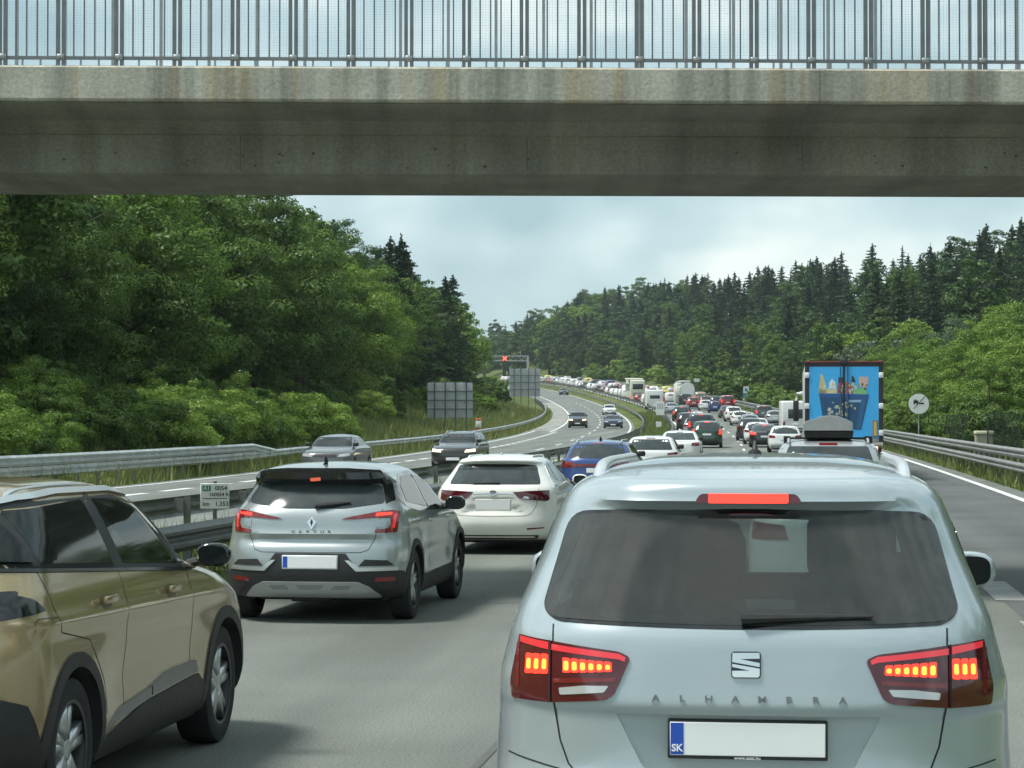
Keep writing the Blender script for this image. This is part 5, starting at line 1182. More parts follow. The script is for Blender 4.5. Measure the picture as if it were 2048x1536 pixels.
# blue articulated lorry
def lorry():
    k = thing('lorry', 'blue box lorry with a rubbish-bin picture on its rear doors, in the right-hand lane', 'lorry', (1.42, 74.6, RZ(0, 75)), rad(.3))
    DK = mat('lorry_frame', (.030, .026, .034), .5); BL = mat('lorry_blue', (.055, .43, .86), .42, var=.05)
    ob('trailer_box', rbox(-1.25, 1.25, .06, 13.2, 1.25, 3.80, .03), mat('trailer_side', (.45, .47, .48), .5, var=.1), k)
    fr = ob('rear_frame', box(-1.26, -1.12, .0, .1, 1.25, 3.84).add(box(1.12, 1.26, 0, .1, 1.25, 3.84)).add(box(-1.12, 1.12, 0, .1, 3.70, 3.84)), DK, k)
    ob('roof_edge', box(-1.26, 1.26, -.02, .12, 3.842, 3.88), mat('lorry_red_edge', (.30, .07, .05), .5), fr)
    ob('camera_housing', rbox(-.13, .13, -.06, .1, 3.78, 3.93, .02), DK, fr)
    for sg in (1, -1): ob('marker_lamp', rbox(sg * 1.17 - .07, sg * 1.17 + .07, -.05, .02, 3.80, 3.90, .02), REDL, fr)
    P = lambda u, v: ((u - 820) / 7.68 / 60.7, 1.88 + (850 - 720 - v / 7.68) / 60.7)
    for sg in (1, -1):
        d_ = ob('rear_door', rbox(.02 if sg > 0 else -1.115, 1.115 if sg > 0 else -.02, .0, .06, 1.38, 3.695, .008, 1), BL, k)
        for z in (3.42, 2.42, 1.55): ob('hinge', rbox(sg * 1.19 - .075, sg * 1.19 + .075, -.04, .005, z - .09, z + .09, .02), WHITES, d_)
        ob('lock_rod', tube([(sg * .115, -.03, 1.40), (sg * .115, -.03, 3.68)], .018, 6), mat('rod_blue', (.04, .16, .30), .4, .4), d_)
    ob('door_gap', box(-.035, .035, -.012, .004, 1.38, 3.70), DK, k)
    def pic(pts, col, lay, nm): 
        q = [P(*a) for a in pts]; return ob('printed_picture', prism(q, 'y', -.004 - .0015 * lay, .001), mat('print_' + nm, col, .45, var=.12, vscale=9), k)
    pic([(450, 600), (1185, 625), (1075, 1105), (880, 1100), (525, 1095)], (.020, .085, .19), 1, 'bin_navy')
    pic([(438, 558), (1196, 572), (1180, 650), (452, 612)], (.025, .10, .30), 2, 'bin_rim')
    pic([(885, 655), (1075, 652), (1072, 690), (885, 692)], (.30, .45, .62), 2, 'bin_label')
    pic([(1080, 640), (1150, 640), (1060, 1090), (1010, 1090)], (.03, .13, .30), 2, 'bin_edge')
    for pts, c, n in (([(450, 555), (445, 480), (470, 270), (500, 270), (540, 400), (560, 555)], (.62, .50, .26), 'bread'), ([(440, 500), (520, 460), (600, 500), (710, 490), (715, 555), (445, 555)], (.66, .62, .36), 'cream'), ([(590, 480), (600, 400), (640, 330), (690, 390), (700, 485)], (.72, .78, .78), 'bottle_white'), ([(715, 555), (720, 470), (740, 330), (800, 330), (800, 555)], (.45, .10, .08), 'bottle_red'), ([(735, 400), (735, 310), (800, 315), (800, 395)], (.05, .07, .09), 'cap_dark'), ([(835, 555), (840, 380), (880, 370), (950, 470), (955, 560)], (.55, .13, .09), 'tomato'), ([(835, 500), (838, 440), (860, 440), (860, 500)], (.75, .75, .72), 'label_white'), ([(930, 385), (935, 290), (965, 300), (995, 385)], (.04, .05, .05), 'bag_black'), ([(1040, 450), (1050, 300), (1190, 310), (1170, 480)], (.62, .42, .38), 'wrapper_pink'), ([(965, 520), (1000, 460), (1060, 480), (1100, 470), (1160, 500), (1160, 570), (975, 565)], (.22, .50, .20), 'leek_green')):
        pic(pts, c, 1, n)
    rg = random.Random(5)
    for i in range(30):
        cu, cv = rg.uniform(455, 1165), rg.uniform(400, 548); s_ = rg.uniform(12, 30); a0 = rg.uniform(0, 6.28)
        pic([(cu + s_ * rg.uniform(.4, 1.1) * math.cos(a0 + k_ * 1.047), cv + s_ * rg.uniform(.6, 1.4) * math.sin(a0 + k_ * 1.047)) for k_ in range(6)], rg.choice([(.66, .60, .40), (.50, .16, .10), (.25, .42, .16), (.72, .72, .68), (.60, .40, .36), (.08, .09, .10)]), 2 + (i % 6) * .35, 'goods_%d' % (i % 6))
    for i in range(26):
        cu, cv = rg.uniform(580, 990), rg.uniform(690, 900); s_ = rg.uniform(14, 42); a0 = rg.uniform(0, 6.28)
        pic([(cu + s_ * rg.uniform(.5, 1.2) * math.cos(a0 + k_ * 1.257), cv + s_ * rg.uniform(.4, 1.0) * math.sin(a0 + k_ * 1.257)) for k_ in range(5)], rg.choice([(.60, .58, .45), (.45, .46, .40), (.30, .33, .28), (.52, .48, .25), (.40, .45, .47)]), 2 + (i % 5) * .4, 'waste_%d' % (i % 5))
    ob('reflector_plate', box(.92, 1.06, -.02, .004, 1.42, 1.95), mat('reflector_red', (.30, .05, .05), .4), k); ob('reflector_plate', box(.945, 1.045, -.024, -.012, 1.45, 1.92), mat('reflector_yellow', (.65, .45, .08), .4), k)
    ob('underrun_bar', box(-1.24, 1.24, -.02, .12, 1.15, 1.245), mat('bumper_white', (.5, .48, .45), .5), k); ob('chassis', box(-.5, .5, .3, 12.8, .85, 1.2), UNDER, k)
    for sg in (1, -1):
        o = ob('tail_lamp', rbox(sg * .95 - .25, sg * .95 + .25, -.04, .1, .92, 1.12, .02), REDD, k)
        for i in range(2):
            for j in range(2): ob('lamp_cell', rbox(sg * .95 - .12 + i * .14, sg * .95 - .01 + i * .14, -.05, -.03, .94 + j * .09, 1.02 + j * .09, .01, 1), mat('lorry_white_cell', (.6, .55, .5), .3, emit=(1, .8, .7), es=.8), o)
    for y in (1.8, 3.1, 4.4, 11.0, 14.3):
        for sg in (1, -1):
            w = lathe_x([(-.19, .3), (-.19, .48), (-.15, .52), (.15, .52), (.19, .48), (.19, .3), (.06, .1), (.06, .001)], 20); ob('wheel', (w if sg > 0 else w.mirx()).move((sg * 1.02, y, .52)), RUBBER, k)
    ob('cab', rbox(-1.22, 1.22, 13.6, 15.6, .6, 3.5, .12), mat('cab_white', (.7, .72, .72), .35), k)
    ob('windscreen', rbox(-1.1, 1.1, 15.58, 15.64, 1.7, 2.9, .03), GLASS, k)
    for sg in (1, -1):
        ob('cab_mirror', rbox(sg * 1.50 - .11, sg * 1.50 + .11, 13.85, 14.0, 1.95, 2.75, .05), BLACK, k); ob('mirror_bracket', tube([(sg * 1.5, 13.95, 2.7), (sg * 1.45, 13.95, 3.0), (sg * 1.2, 14.0, 3.05)], .07, 8), mat('bracket_pale', (.6, .62, .58), .5), k)
lorry()

# caravans, coach, tanker
WH = mat('vehicle_white', (.76, .78, .77), .35, coat=.4, var=.04); OFF = mat('vehicle_cream', (.66, .65, .55), .4, coat=.3, var=.06)
def boxy(name, label, cat, u, d, w, L, z0, z1, m, win=None, lamps=True, r=.12, group=None, lit=False):
    k = thing(name, label, cat, RP(u, d, .008), heading(d), group, math.atan((RZ(u, d + 3) - RZ(u, d - 3)) / 6))
    ob('body', rbox(-w / 2, w / 2, 0, L, z0, z1, r, 3), m, k)
    if win: ob('rear_window', rbox(win[0], win[1], -.02, .05, win[2], win[3], .05), GLASS2, k)
    if lamps:
        for sg in (1, -1): ob('tail_lamp', rbox(sg * (w / 2 - .18) - .10, sg * (w / 2 - .18) + .10, -.025, .04, z0 + .15, z0 + .50, .02, 1), REDLIT if lit else REDL, k)
    ob('rear_bumper', rbox(-w / 2 + .05, w / 2 - .05, -.06, .1, z0 - .12, z0 + .05, .03, 1), mat('bumper_pale', (.5, .51, .5), .5), k)
    ob('number_plate', box(-.26, .26, -.045, .02, z0 + .20, z0 + .31), PLATE, k)
    for y in ((L * .5,) if L < 6 else (L * .22, L * .8)):
        for sg in (1, -1):
            q = lathe_x([(-.11, .2), (-.11, .31), (-.08, .34), (.08, .34), (.11, .31), (.11, .2), (.05, .05), (.05, .001)], 16); ob('wheel', (q if sg > 0 else q.mirx()).move((sg * (w / 2 - .16), y, .34)), RUBBER, k)
    ob('underbody', box(-w / 2 + .2, w / 2 - .2, .4, L - .3, .22, z0 + .02), UNDER, k)
    return k
k = boxy('caravan', 'white caravan with one wide grey rear window, left of the blue lorry', 'caravan', 3.75, 200, 2.28, 5.4, .42, 2.68, WH, (-.62, 1.0, 1.15, 2.0))
ob('waist_moulding', box(-1.0, 1.0, -.015, .02, 1.02, 1.06), mat('moulding_grey', (.5, .52, .52), .5), k); ob('roof_light', rbox(-.06, .06, -.03, .02, 2.32, 2.44, .02, 1), REDL, k)
boxy('caravan', 'white caravan standing high in the left lane beside the median board', 'caravan', -6.0, 317, 2.35, 6.0, .45, 2.75, WH, (-.7, .7, 1.55, 2.05))
k = boxy('coach', 'tall white coach with a dark rear window among the far queue', 'coach', -4.6, 388, 2.55, 12.0, .45, 3.65, OFF, (-.85, .95, 2.05, 3.0), True, .22, None, True)
ob('side_window_band', box(-1.285, -1.262, 1.0, 11.5, 1.7, 2.9).add(box(1.262, 1.285, 1.0, 11.5, 1.7, 2.9)), GLASS, k); ob('engine_grille', box(-.8, .8, -.02, .02, .95, 1.5), mat('grille_grey', (.25, .25, .23), .6), k); ob('roof_dome', rbox(-1.9, 1.0, .6, 5.0, 3.66, 3.95, .12, 3), OFF, k)
d = 352; k = thing('tanker_lorry', 'white tanker lorry with a rounded tank in the far right lane', 'lorry', RP(.9, d), heading(d))
tk = [(1.23 * math.cos(a) * (1 if abs(math.cos(a)) < .9 else .97), 2.35 + 1.22 * math.sin(a)) for a in np.linspace(0, 2 * math.pi, 29)[:-1]]
ob('tank', prism(tk, 'y', .15, 10.5), OFF, k); ob('tank_end', prism([(a * .9, 2.35 + (b - 2.35) * .9) for a, b in tk], 'y', 0, .149), WH, k); ob('walkway', rbox(-1.2, .5, .1, 10.0, 3.58, 3.85, .05), WH, k); ob('rear_ladder', box(-1.45, -1.38, -.1, .1, .9, 3.8), WH, k)
ob('rear_bumper', box(-1.25, 1.25, -.1, .15, .75, 1.1), mat('tanker_bumper', (.42, .30, .26), .5), k); ob('chassis', box(-.5, .5, .3, 12, .6, 1.1), UNDER, k); ob('cab', rbox(-1.22, 1.22, 11.0, 13.2, .6, 3.6, .12), WH, k)
for sg in (1, -1): ob('tail_lamp', rbox(sg * .9 - .22, sg * .9 + .22, -.13, .0, .82, 1.02, .02, 1), REDLIT, k)
for y in (2., 3.3, 11.8):
    for sg in (1, -1):
        q = lathe_x([(-.18, .3), (-.18, .48), (-.15, .5), (.15, .5), (.18, .48), (.18, .3), (.05, .1), (.05, .001)], 16); ob('wheel', (q if sg > 0 else q.mirx()).move((sg * 1.0, y, .5)), RUBBER, k)

# ------------------------------------------------------------------ queue: left lane
r = car('estate', 'blue', -4.92, 55.4, 'bright blue estate with silver roof rails and a full-width lamp strip', dyaw=0); rails_for(r, 'estate', SAT, .55)
hb = FINE[('estate', False, False)][0]
ob('lamp_strip', patch([(-.80, .83), (.80, .83), (.80, .90), (-.80, .90)], hb.rear, .012, .02, .06), REDL, r); ob('roof_aerial', tube([(0, 1.1, 1.46), (0, 1.05, 1.56)], [.045, .01], 8), PC['navy'], r)
r = car('hatch', 'white', -4.62, 71, 'white hatchback partly hidden behind the bright blue estate')
car('sedan', 'white', -4.90, 99, 'white saloon with red lamps, last large white car before the gap', dyaw=0)
car('suv', 'green', -4.30, 139, 'dark green car with red lamps peeping out right of the white saloon', True)
car('van', 'grey', -4.75, 166, 'grey van with a lit high brake lamp in the left lane', True)
car('hatch', 'silver', -5.2, 181, 'silver hatchback squeezed left of the grey van')
car('suv', 'dark', -5.6, 204, 'dark off-roader keeping close to the median guardrail')
car('hatch', 'white', -4.4, 222, 'white hatchback half hidden beyond the dark off-roader')
car('suv', 'black', -5.3, 247, 'black off-roader with lit brake lamps beside the tip of the median', True)
car('estate', 'dark', -4.4, 268, 'dark estate between the black off-roader and the white caravan')
car('sedan', 'silver', -4.9, 290, 'silver saloon directly before the far white caravan')
# ------------------------------------------------------------------ queue: own lane
car('estate', 'white', .10, 125, 'white estate with dark lamps, left of the silver roof-box car')
car('sedan', 'black', -.75, 141, 'black saloon with bright red brake lamps just left of the white estate', True)
car('hatch', 'white', -1.0, 152.5, 'white hatchback standing directly ahead of the black saloon')
car('suv', 'dark', -1.25, 164, 'dark crossover at the edge of the open corridor')
car('sedan', 'white', -.1, 183, 'white saloon third in the run of pale cars')
car('estate', 'silver', .0, 204, 'silver estate in the middle of the run of pale cars')
car('hatch', 'white', .1, 228, 'white hatchback fourth in the run of pale cars')
car('suv', 'white', .3, 246, 'white crossover in the run of pale cars below the red van')
car('sedan', 'grey', .7, 266, 'grey saloon at the head of the run of pale cars')
car('city', 'blue', 1.0, 297, 'tiny bright blue two-seater in the open corridor', name='city_car')
car('hatch', 'white', .7, 311, 'white hatchback just left of the tiny blue two-seater')
car('suv', 'red', .0, 326, 'red car with lit brake lamps left of the white hatchback by the blue two-seater', True)
# ------------------------------------------------------------------ queue: outer lane
car('hatch', 'silver', 3.7, 231, 'silver hatchback directly ahead of the white caravan with the wide window')
car('minivan', 'grey', 3.8, 250, 'grey people carrier with a bright red high brake lamp', True)
car('van', 'red', 4.4, 320, 'dark red van below the small blue and white sign', True, name='van')
car('suv', 'navy', 4.2, 338, 'navy car left of the dark red van')
# ------------------------------------------------------------------ oncoming traffic
car('sedan', 'grey', -16.6, 83.7, 'grey oncoming saloon beside the left guardrail', oncoming=True, head=False)
r = car('estate', 'black', -13.35, 93, 'black oncoming estate with yellow headlamps and roof rails', oncoming=True, head=True); rails_for(r, 'estate', SAT, .55)
car('suv', 'dark', -16.2, 232, 'dark oncoming off-roader with headlamps on the curve', oncoming=True, head=True)
car('coupe', 'navy', -12.6, 230, 'navy oncoming sports car nearest the median on the curve', oncoming=True)
car('sedan', 'white', -12.4, 318, 'white oncoming saloon on the curve', oncoming=True)
car('hatch', 'dark', -12.0, 484, 'small dark oncoming car beyond the tall sign board', oncoming=True)
# ------------------------------------------------------------------ the far queue
rg = random.Random(21)
CW = ['white'] * 8 + ['silver'] * 5 + ['grey'] * 3 + ['dark'] * 3 + ['red'] * 3 + ['blue'] * 2 + ['beige', 'yellow']
CN = dict(white='white', silver='silver', grey='grey', dark='dark', red='red', blue='blue', beige='beige', yellow='yellow')
ORD = 'first second third fourth fifth sixth seventh eighth ninth tenth eleventh twelfth thirteenth fourteenth fifteenth sixteenth seventeenth eighteenth nineteenth twentieth'.split() + ['%d%s' % (n, {1: 'st', 2: 'nd', 3: 'rd'}.get(n % 10, 'th')) for n in range(21, 99)]
NTH = {}
def nth(key): NTH[key] = NTH.get(key, -1) + 1; return ORD[NTH[key]]
def far_queue(lane, u0, d0, d1, skip):
    d = d0
    while d < d1:
        d += rg.uniform(6.6, 9.5)
        if any(a < d < b for a, b in skip): continue
        kind = rg.choice(['hatch', 'hatch', 'suv', 'suv', 'sedan', 'estate', 'minivan', 'van']); c = rg.choice(CW); lit = rg.random() < .55
        o = link('traffic_car', lod_mesh(kind, lit)); u = u0 + rg.uniform(-.5, .5)
        o.location = RP(u, d, .008); o.rotation_euler = (math.atan((RZ(u, d + 2) - RZ(u, d - 2)) / 4), 0, heading(d))
        o.material_slots[0].link = 'OBJECT'; o.material_slots[0].material = PC[c]
        tag(o, 'tiny %s car, %s %s one up the %s lane of the far queue' % (c, nth((lane, c)), c, lane), 'car', 'tiny cars far up the %s lane of the queue' % lane)
far_queue('left', -4.9, 326, 690, [(380, 403)])
far_queue('middle', .3, 332, 690, [(343, 372)])
far_queue('outer', 4.0, 345, 470, [])

# ------------------------------------------------------------------ vegetation
def leaf_mat(name, c0, c1, trans=.22):
    m, t, b = nt_mat(name); t.nodes.remove(b); out = [n for n in t.nodes if n.type == 'OUTPUT_MATERIAL'][0]
    at = t.nodes.new('ShaderNodeAttribute'); at.attribute_name = 'tint'; oi = t.nodes.new('ShaderNodeObjectInfo')
    ad = t.nodes.new('ShaderNodeMath'); ad.operation = 'MULTIPLY_ADD'; t.links.new(oi.outputs['Random'], ad.inputs[0]); ad.inputs[1].default_value = .45; ml = t.nodes.new('ShaderNodeMath'); ml.operation = 'MULTIPLY'; ml.inputs[1].default_value = .55; t.links.new(at.outputs['Fac'], ml.inputs[0]); t.links.new(ml.outputs[0], ad.inputs[2])
    mx = t.nodes.new('ShaderNodeMix'); mx.data_type = 'RGBA'; mx.inputs[6].default_value = (*c0, 1); mx.inputs[7].default_value = (*c1, 1); t.links.new(ad.outputs[0], mx.inputs[0])
    df = t.nodes.new('ShaderNodeBsdfDiffuse'); tr = t.nodes.new('ShaderNodeBsdfTranslucent'); gl = t.nodes.new('ShaderNodeBsdfGlossy'); gl.inputs['Roughness'].default_value = .45; gl.inputs[0].default_value = (.6, .65, .6, 1)
    for n in (df, tr): t.links.new(mx.outputs[2], n.inputs[0])
    ms = t.nodes.new('ShaderNodeMixShader'); ms.inputs[0].default_value = trans; t.links.new(df.outputs[0], ms.inputs[1]); t.links.new(tr.outputs[0], ms.inputs[2])
    m2 = t.nodes.new('ShaderNodeMixShader'); m2.inputs[0].default_value = .035; t.links.new(ms.outputs[0], m2.inputs[1]); t.links.new(gl.outputs[0], m2.inputs[2]); t.links.new(m2.outputs[0], out.inputs[0])
    return m
L_MID = leaf_mat('leaves_mid_green', (0.041, 0.090, 0.017), (0.127, 0.204, 0.035)); L_LIME = leaf_mat('leaves_lime', (0.078, 0.161, 0.022), (0.212, 0.313, 0.051)); L_DARK = leaf_mat('leaves_dark', (0.025, 0.062, 0.019), (0.074, 0.132, 0.034)); L_GREY = leaf_mat('leaves_grey_green', (0.064, 0.105, 0.058), (0.124, 0.169, 0.094)); N_SPR = leaf_mat('needles_spruce', (0.016, 0.040, 0.023), (0.046, 0.083, 0.042), .15); N_PINE = leaf_mat('needles_pale', (0.032, 0.070, 0.035), (0.072, 0.120, 0.053), .15)
L_BRT = leaf_mat('leaves_bright', (0.106, 0.198, 0.027), (0.264, 0.370, 0.065), .3)
L_GRASS = leaf_mat('grass_blades', (.095, .160, .034), (.26, .265, .095)); L_FLOWER = mat('elder_flowers', (.70, .70, .58), .7)
BARK = mat('bark', (.075, .060, .045), .95, var=.4, vscale=6, bump=.6, bscale=25); BARK2 = mat('spruce_bark', (.085, .065, .05), .95, var=.4, vscale=6)
def leaf_mesh(name, C, N, size, m, seed, aspect=1.6, fold=True):
    """one small leaf face per centre C with normal N"""
    r = np.random.default_rng(seed); n = len(C)
    N = N / np.linalg.norm(N, axis=1, keepdims=True)
    R = r.normal(size=(n, 3)); T = np.cross(N, R); T /= np.linalg.norm(T, axis=1, keepdims=True) + 1e-9; B = np.cross(N, T)
    s = size * r.uniform(.6, 1.35, (n, 1)) if np.isscalar(size) else size
    a, b = T * s * aspect * .5, B * s * .5; lift = N * s * .16
    V = np.stack([C - a, C + b + lift, C + a, C - b + lift], 1).reshape(-1, 3)
    me = bpy.data.meshes.new(name); me.vertices.add(4 * n); me.vertices.foreach_set('co', V.astype(np.float32).ravel())
    me.loops.add(4 * n); me.loops.foreach_set('vertex_index', np.arange(4 * n, dtype=np.int32)); me.polygons.add(n)
    me.polygons.foreach_set('loop_start', np.arange(0, 4 * n, 4, dtype=np.int32)); me.polygons.foreach_set('loop_total', np.full(n, 4, np.int32))
    me.materials.append(m); me.update(calc_edges=True)
    at = me.attributes.new('tint', 'FLOAT', 'FACE'); at.data.foreach_set('value', r.uniform(0, 1, n).astype(np.float32))
    return me
def crown_points(seed, H, R, z0, puffs, n, spread=1.0, flat=.55):
    """leaf centres on many overlapping clumps that fill an uneven crown"""
    r = np.random.default_rng(seed); P = []
    zc, hz = (z0 + H) / 2, (H - z0) / 2
    lob = r.normal(size=(6, 3)); lob /= np.linalg.norm(lob, axis=1, keepdims=True); la = r.uniform(-.22, .26, 6)
    while len(P) < puffs:
        d = r.normal(size=3); d /= np.linalg.norm(d); k = r.uniform(.35, 1) ** .5
        k *= 1 + float(np.sum(la * np.maximum(0, lob @ d) ** 3))
        p = np.array([d[0] * R * k, d[1] * R * k, zc + d[2] * hz * k])
        t = (p[2] - z0) / (H - z0)
        if t < .02: continue
        P.append((p, R * r.uniform(.17, .34) * (1.15 - .5 * t)))
    C, N = [], []
    w = np.array([q[1] ** 2 for q in P]); cnt = np.maximum(8, (w / w.sum() * n).astype(int))
    for (p, s), c in zip(P, cnt):
        d = r.normal(size=(c, 3)); d[:, 2] = d[:, 2] * .8 + .25; d /= np.linalg.norm(d, axis=1, keepdims=True)
        rad_ = s * r.uniform(.70, 1.10, (c, 1)) * (1 + .22 * np.sin(d[:, :1] * 7 + s * 9) * np.cos(d[:, 1:2] * 6)); q = p + d * rad_ * np.array([1, 1, flat]); q += r.normal(scale=s * .07, size=(c, 3))
        nn = d * 1.0 + r.normal(scale=.38, size=(c, 3)); nn[:, 2] += .35
        C.append(q); N.append(nn)
    return np.concatenate(C), np.concatenate(N)
def trunk_mesh(seed, H, r0, limbs, m, lean=.05):
    rg = random.Random(seed); md = MD(); top = Vector((rg.uniform(-1, 1) * lean * H, rg.uniform(-1, 1) * lean * H, H * .86))
    ax = [Vector((0, 0, -.6)), Vector((0, 0, H * .12)), top * .45, top * .75, top]; md.add(tube(ax, [r0 * 1.4, r0, r0 * .75, r0 * .42, r0 * .1], 8))
    for i in range(limbs):
        t = rg.uniform(.25, .8); b = top * t; a = rg.uniform(0, 6.28); l = H * rg.uniform(.16, .30); e_ = b + Vector((math.cos(a) * l, math.sin(a) * l, l * rg.uniform(.4, .9)))
        md.add(tube([b, b.lerp(e_, .5) + Vector((0, 0, -l * .06)), e_], [r0 * .38, r0 * .24, r0 * .06], 6))
    me = md.mesh('trunk', m); return me
PROTO = {}
def decid(key, seed, H, R, z0, puffs, n, leaf, m, limbs=7):
    tr = trunk_mesh(seed, H, .018 * H, limbs, BARK)
    C, N = crown_points(seed, H, R, z0, puffs, n); PROTO[key + '_far'] = (tr, leaf_mesh('crown', C, N, leaf, m, seed), H)
    C, N = crown_points(seed, H, R, z0, int(puffs * 1.25), int(n * 2.9)); PROTO[key] = (tr, leaf_mesh('crown', C, N, leaf * .52, m, seed), H)
def spruce(key, seed, H, R, m, bare=.12, ragged=.25, dens=1.0):
    r = np.random.default_rng(seed); C, N, Sz = [], [], []; z = H * bare
    while z < H * .985:
        t = (z - H * bare) / (H * (1 - bare)); L = R * (1 - t) ** .72 * (1 if t > .06 else .7) + .22
        nb = max(4, int((10 - 4 * t) * dens)); a0 = r.uniform(0, 6.28)
        for k in range(nb):
            a = a0 + 6.283 * k / nb + r.normal() * .2; l = L * r.uniform(1 - ragged * 1.6, 1 + ragged * .6); dz = r.normal() * .15
            dirv = np.array([math.cos(a), math.sin(a), 0]); side = np.array([-math.sin(a), math.cos(a), 0])
            ns = max(3, int(l / .17))
            for j in range(ns):
                f = (j + r.uniform(.3, 1)) / ns; droop = -.34 * l * f ** 1.2 + .20 * l * f ** 3.2
                for w in range(3):
                    off = r.normal() * .17 * l * (1.1 - f * .75); p = dirv * l * f + side * off + np.array([0, 0, z + dz + droop + r.normal() * .06 - abs(off) * .25])
                    C.append(p); nn = np.array([0, 0, 1.0]) + dirv * r.normal() * .5 + side * r.normal() * .6; N.append(nn); Sz.append(r.uniform(.17, .34))
        z += (.30 + .24 * (1 - t)) * H / 16
    for k in range(24): C.append(np.array([r.normal() * .06, r.normal() * .06, H * r.uniform(.965, 1.03)])); N.append(r.normal(size=3)); Sz.append(.2)
    C = np.array(C); N = np.array(N); me = leaf_mesh('crown', C, N, np.array(Sz)[:, None], m, seed, 2.1)
    tr = tube([(0, 0, -.6), (0, 0, H * .3), (0, 0, H * .7), (0, 0, H)], [.014 * H, .011 * H, .006 * H, .01], 7).mesh('trunk', BARK2)
    PROTO[key] = (tr, me, H)
decid('broad_a', 1, 13, 4.4, 1.8, 95, 15000, .20, L_MID); decid('broad_b', 2, 14, 4.0, 1.5, 100, 15000, .20, L_MID); decid('broad_c', 3, 12, 4.6, 1.2, 90, 14000, .20, L_LIME); decid('broad_d', 4, 15, 4.2, 2.0, 100, 15000, .20, L_DARK); decid('tall_a', 5, 16, 3.4, 1.2, 95, 14000, .20, L_DARK); decid('tall_b', 6, 15, 3.2, 1.0, 90, 13000, .20, L_MID)
decid('grey_a', 7, 9, 3.6, .8, 80, 11000, .18, L_GREY); decid('small_a', 8, 7, 2.9, .5, 70, 11000, .16, L_LIME); decid('small_b', 9, 6.5, 2.6, .4, 65, 10000, .16, L_MID)
decid('bush_a', 11, 3.0, 2.0, .0, 55, 8000, .12, L_BRT, 4); decid('bush_b', 12, 2.6, 1.9, .0, 55, 8000, .12, L_BRT, 4); decid('bush_c', 13, 3.4, 1.8, .0, 50, 8000, .12, L_MID, 4); decid('bush_d', 14, 2.2, 1.6, 0, 45, 6500, .11, L_MID, 4)
spruce('spruce_a', 21, 18, 4.6, N_SPR, .12, .35, 1.1); spruce('spruce_b', 22, 20, 4.2, N_SPR, .2, .45); spruce('spruce_c', 23, 17, 4.0, N_PINE, .1, .4); spruce('spruce_d', 24, 22, 3.2, N_SPR, .35, .6, .8); spruce('spruce_e', 25, 17, 4.9, N_PINE, .15, .55, 1.0)
VEGL = []
def plant(key, u, d, hgt, label, name, cat, group, sink=.15, rz=None):
    tr, cr, H = PROTO[key + '_far' if d > 230 and key + '_far' in PROTO else key]; z = terrain(u, d); s = hgt / H
    o = bpy.data.objects.new(name, None); COL.objects.link(o); o.location = (CC(d) + u, d, z - sink); o.rotation_euler = (0, 0, rg.uniform(0, 6.28) if rz is None else rz); sw = s * rg.uniform(.88, 1.15); o.scale = (sw, sw, s)
    tag(o, label, cat, group); VEGL.append((o, label)); link('trunk', tr, o); link('crown', cr, o); return o
rg = random.Random(99)
import sys
# a plan-view grid keeps trunks apart
taken = []
def free(u, d, r):
    for a, b, c in taken:
        if abs(a - u) < r + c and abs(b - d) < r + c and (a - u) ** 2 + (b - d) ** 2 < (.5 * (r + c)) ** 2: return False
    taken.append((u, d, r)); return True
BR_ = ['broad_a', 'broad_b', 'broad_c', 'broad_d', 'tall_a', 'tall_b']; SP_ = ['spruce_a', 'spruce_b', 'spruce_c', 'spruce_d', 'spruce_e']; BU_ = ['bush_a', 'bush_b', 'bush_c', 'bush_d']
def scatter(n, ur, dr, keys, hr, r, label, name, cat, group, pw=1.0):
    k = 0
    for i in range(n * 6):
        if k >= n: break
        u = rg.uniform(*ur); d = dr[0] + (dr[1] - dr[0]) * rg.random() ** pw
        if not free(u, d, r): continue
        plant(rg.choice(keys), u, d, rg.uniform(*hr), label, name, cat, group); k += 1
# left bank: shrubs at its foot, broadleaves on the slope, spruces on the crest
GL = 'plants on the left bank'; GR = 'plants on the right slope'
LB = ['broad_a', 'broad_b', 'broad_d', 'tall_a', 'tall_b', 'small_b', 'broad_c']
scatter(56, (-27.5, -23.6), (58, 118), BU_, (1.5, 2.9), 1.5, 'bright shrub below the left wood', 'shrub', 'shrub', 'shrubs along the left bank')
scatter(15, (-31, -27), (128, 300), BU_ + ['small_b'], (1.8, 3.2), 1.7, 'green shrub on the grassy left bank', 'shrub', 'shrub', 'shrubs along the left bank')
scatter(9, (-40, -36), (300, 430), ['broad_a', 'broad_b', 'broad_d'], (9, 12), 2.6, 'leafy tree on the far left bank', 'broadleaf_tree', 'tree', 'leafy trees of the left wood')
scatter(8, (-31, -28), (310, 430), BU_, (2.0, 3.2), 1.7, 'shrub on the far left bank', 'shrub', 'shrub', 'shrubs along the left bank')
scatter(16, (-32, -28), (66, 112), LB, (8.5, 12.5), 2.6, 'front-row leafy tree of the left wood', 'broadleaf_tree', 'tree', 'leafy trees of the left wood')
scatter(18, (-34.5, -30.5), (112, 190), LB, (9.5, 13), 2.6, 'front-row leafy tree of the left wood', 'broadleaf_tree', 'tree', 'leafy trees of the left wood')
scatter(15, (-35, -31.2), (185, 300), LB + ['small_a'], (8, 12), 2.4, 'front-row leafy tree of the left wood', 'broadleaf_tree', 'tree', 'leafy trees of the left wood')
scatter(42, (-39, -32), (66, 310), BR_, (10, 14), 3.0, 'second-row leafy tree of the left wood', 'broadleaf_tree', 'tree', 'leafy trees of the left wood', 1.2)
scatter(32, (-48, -39), (80, 430), BR_ + SP_[:2], (11, 16), 3.4, 'tall crown deep in the left wood', 'broadleaf_tree', 'tree', 'trees deep in the left wood', 1.1)
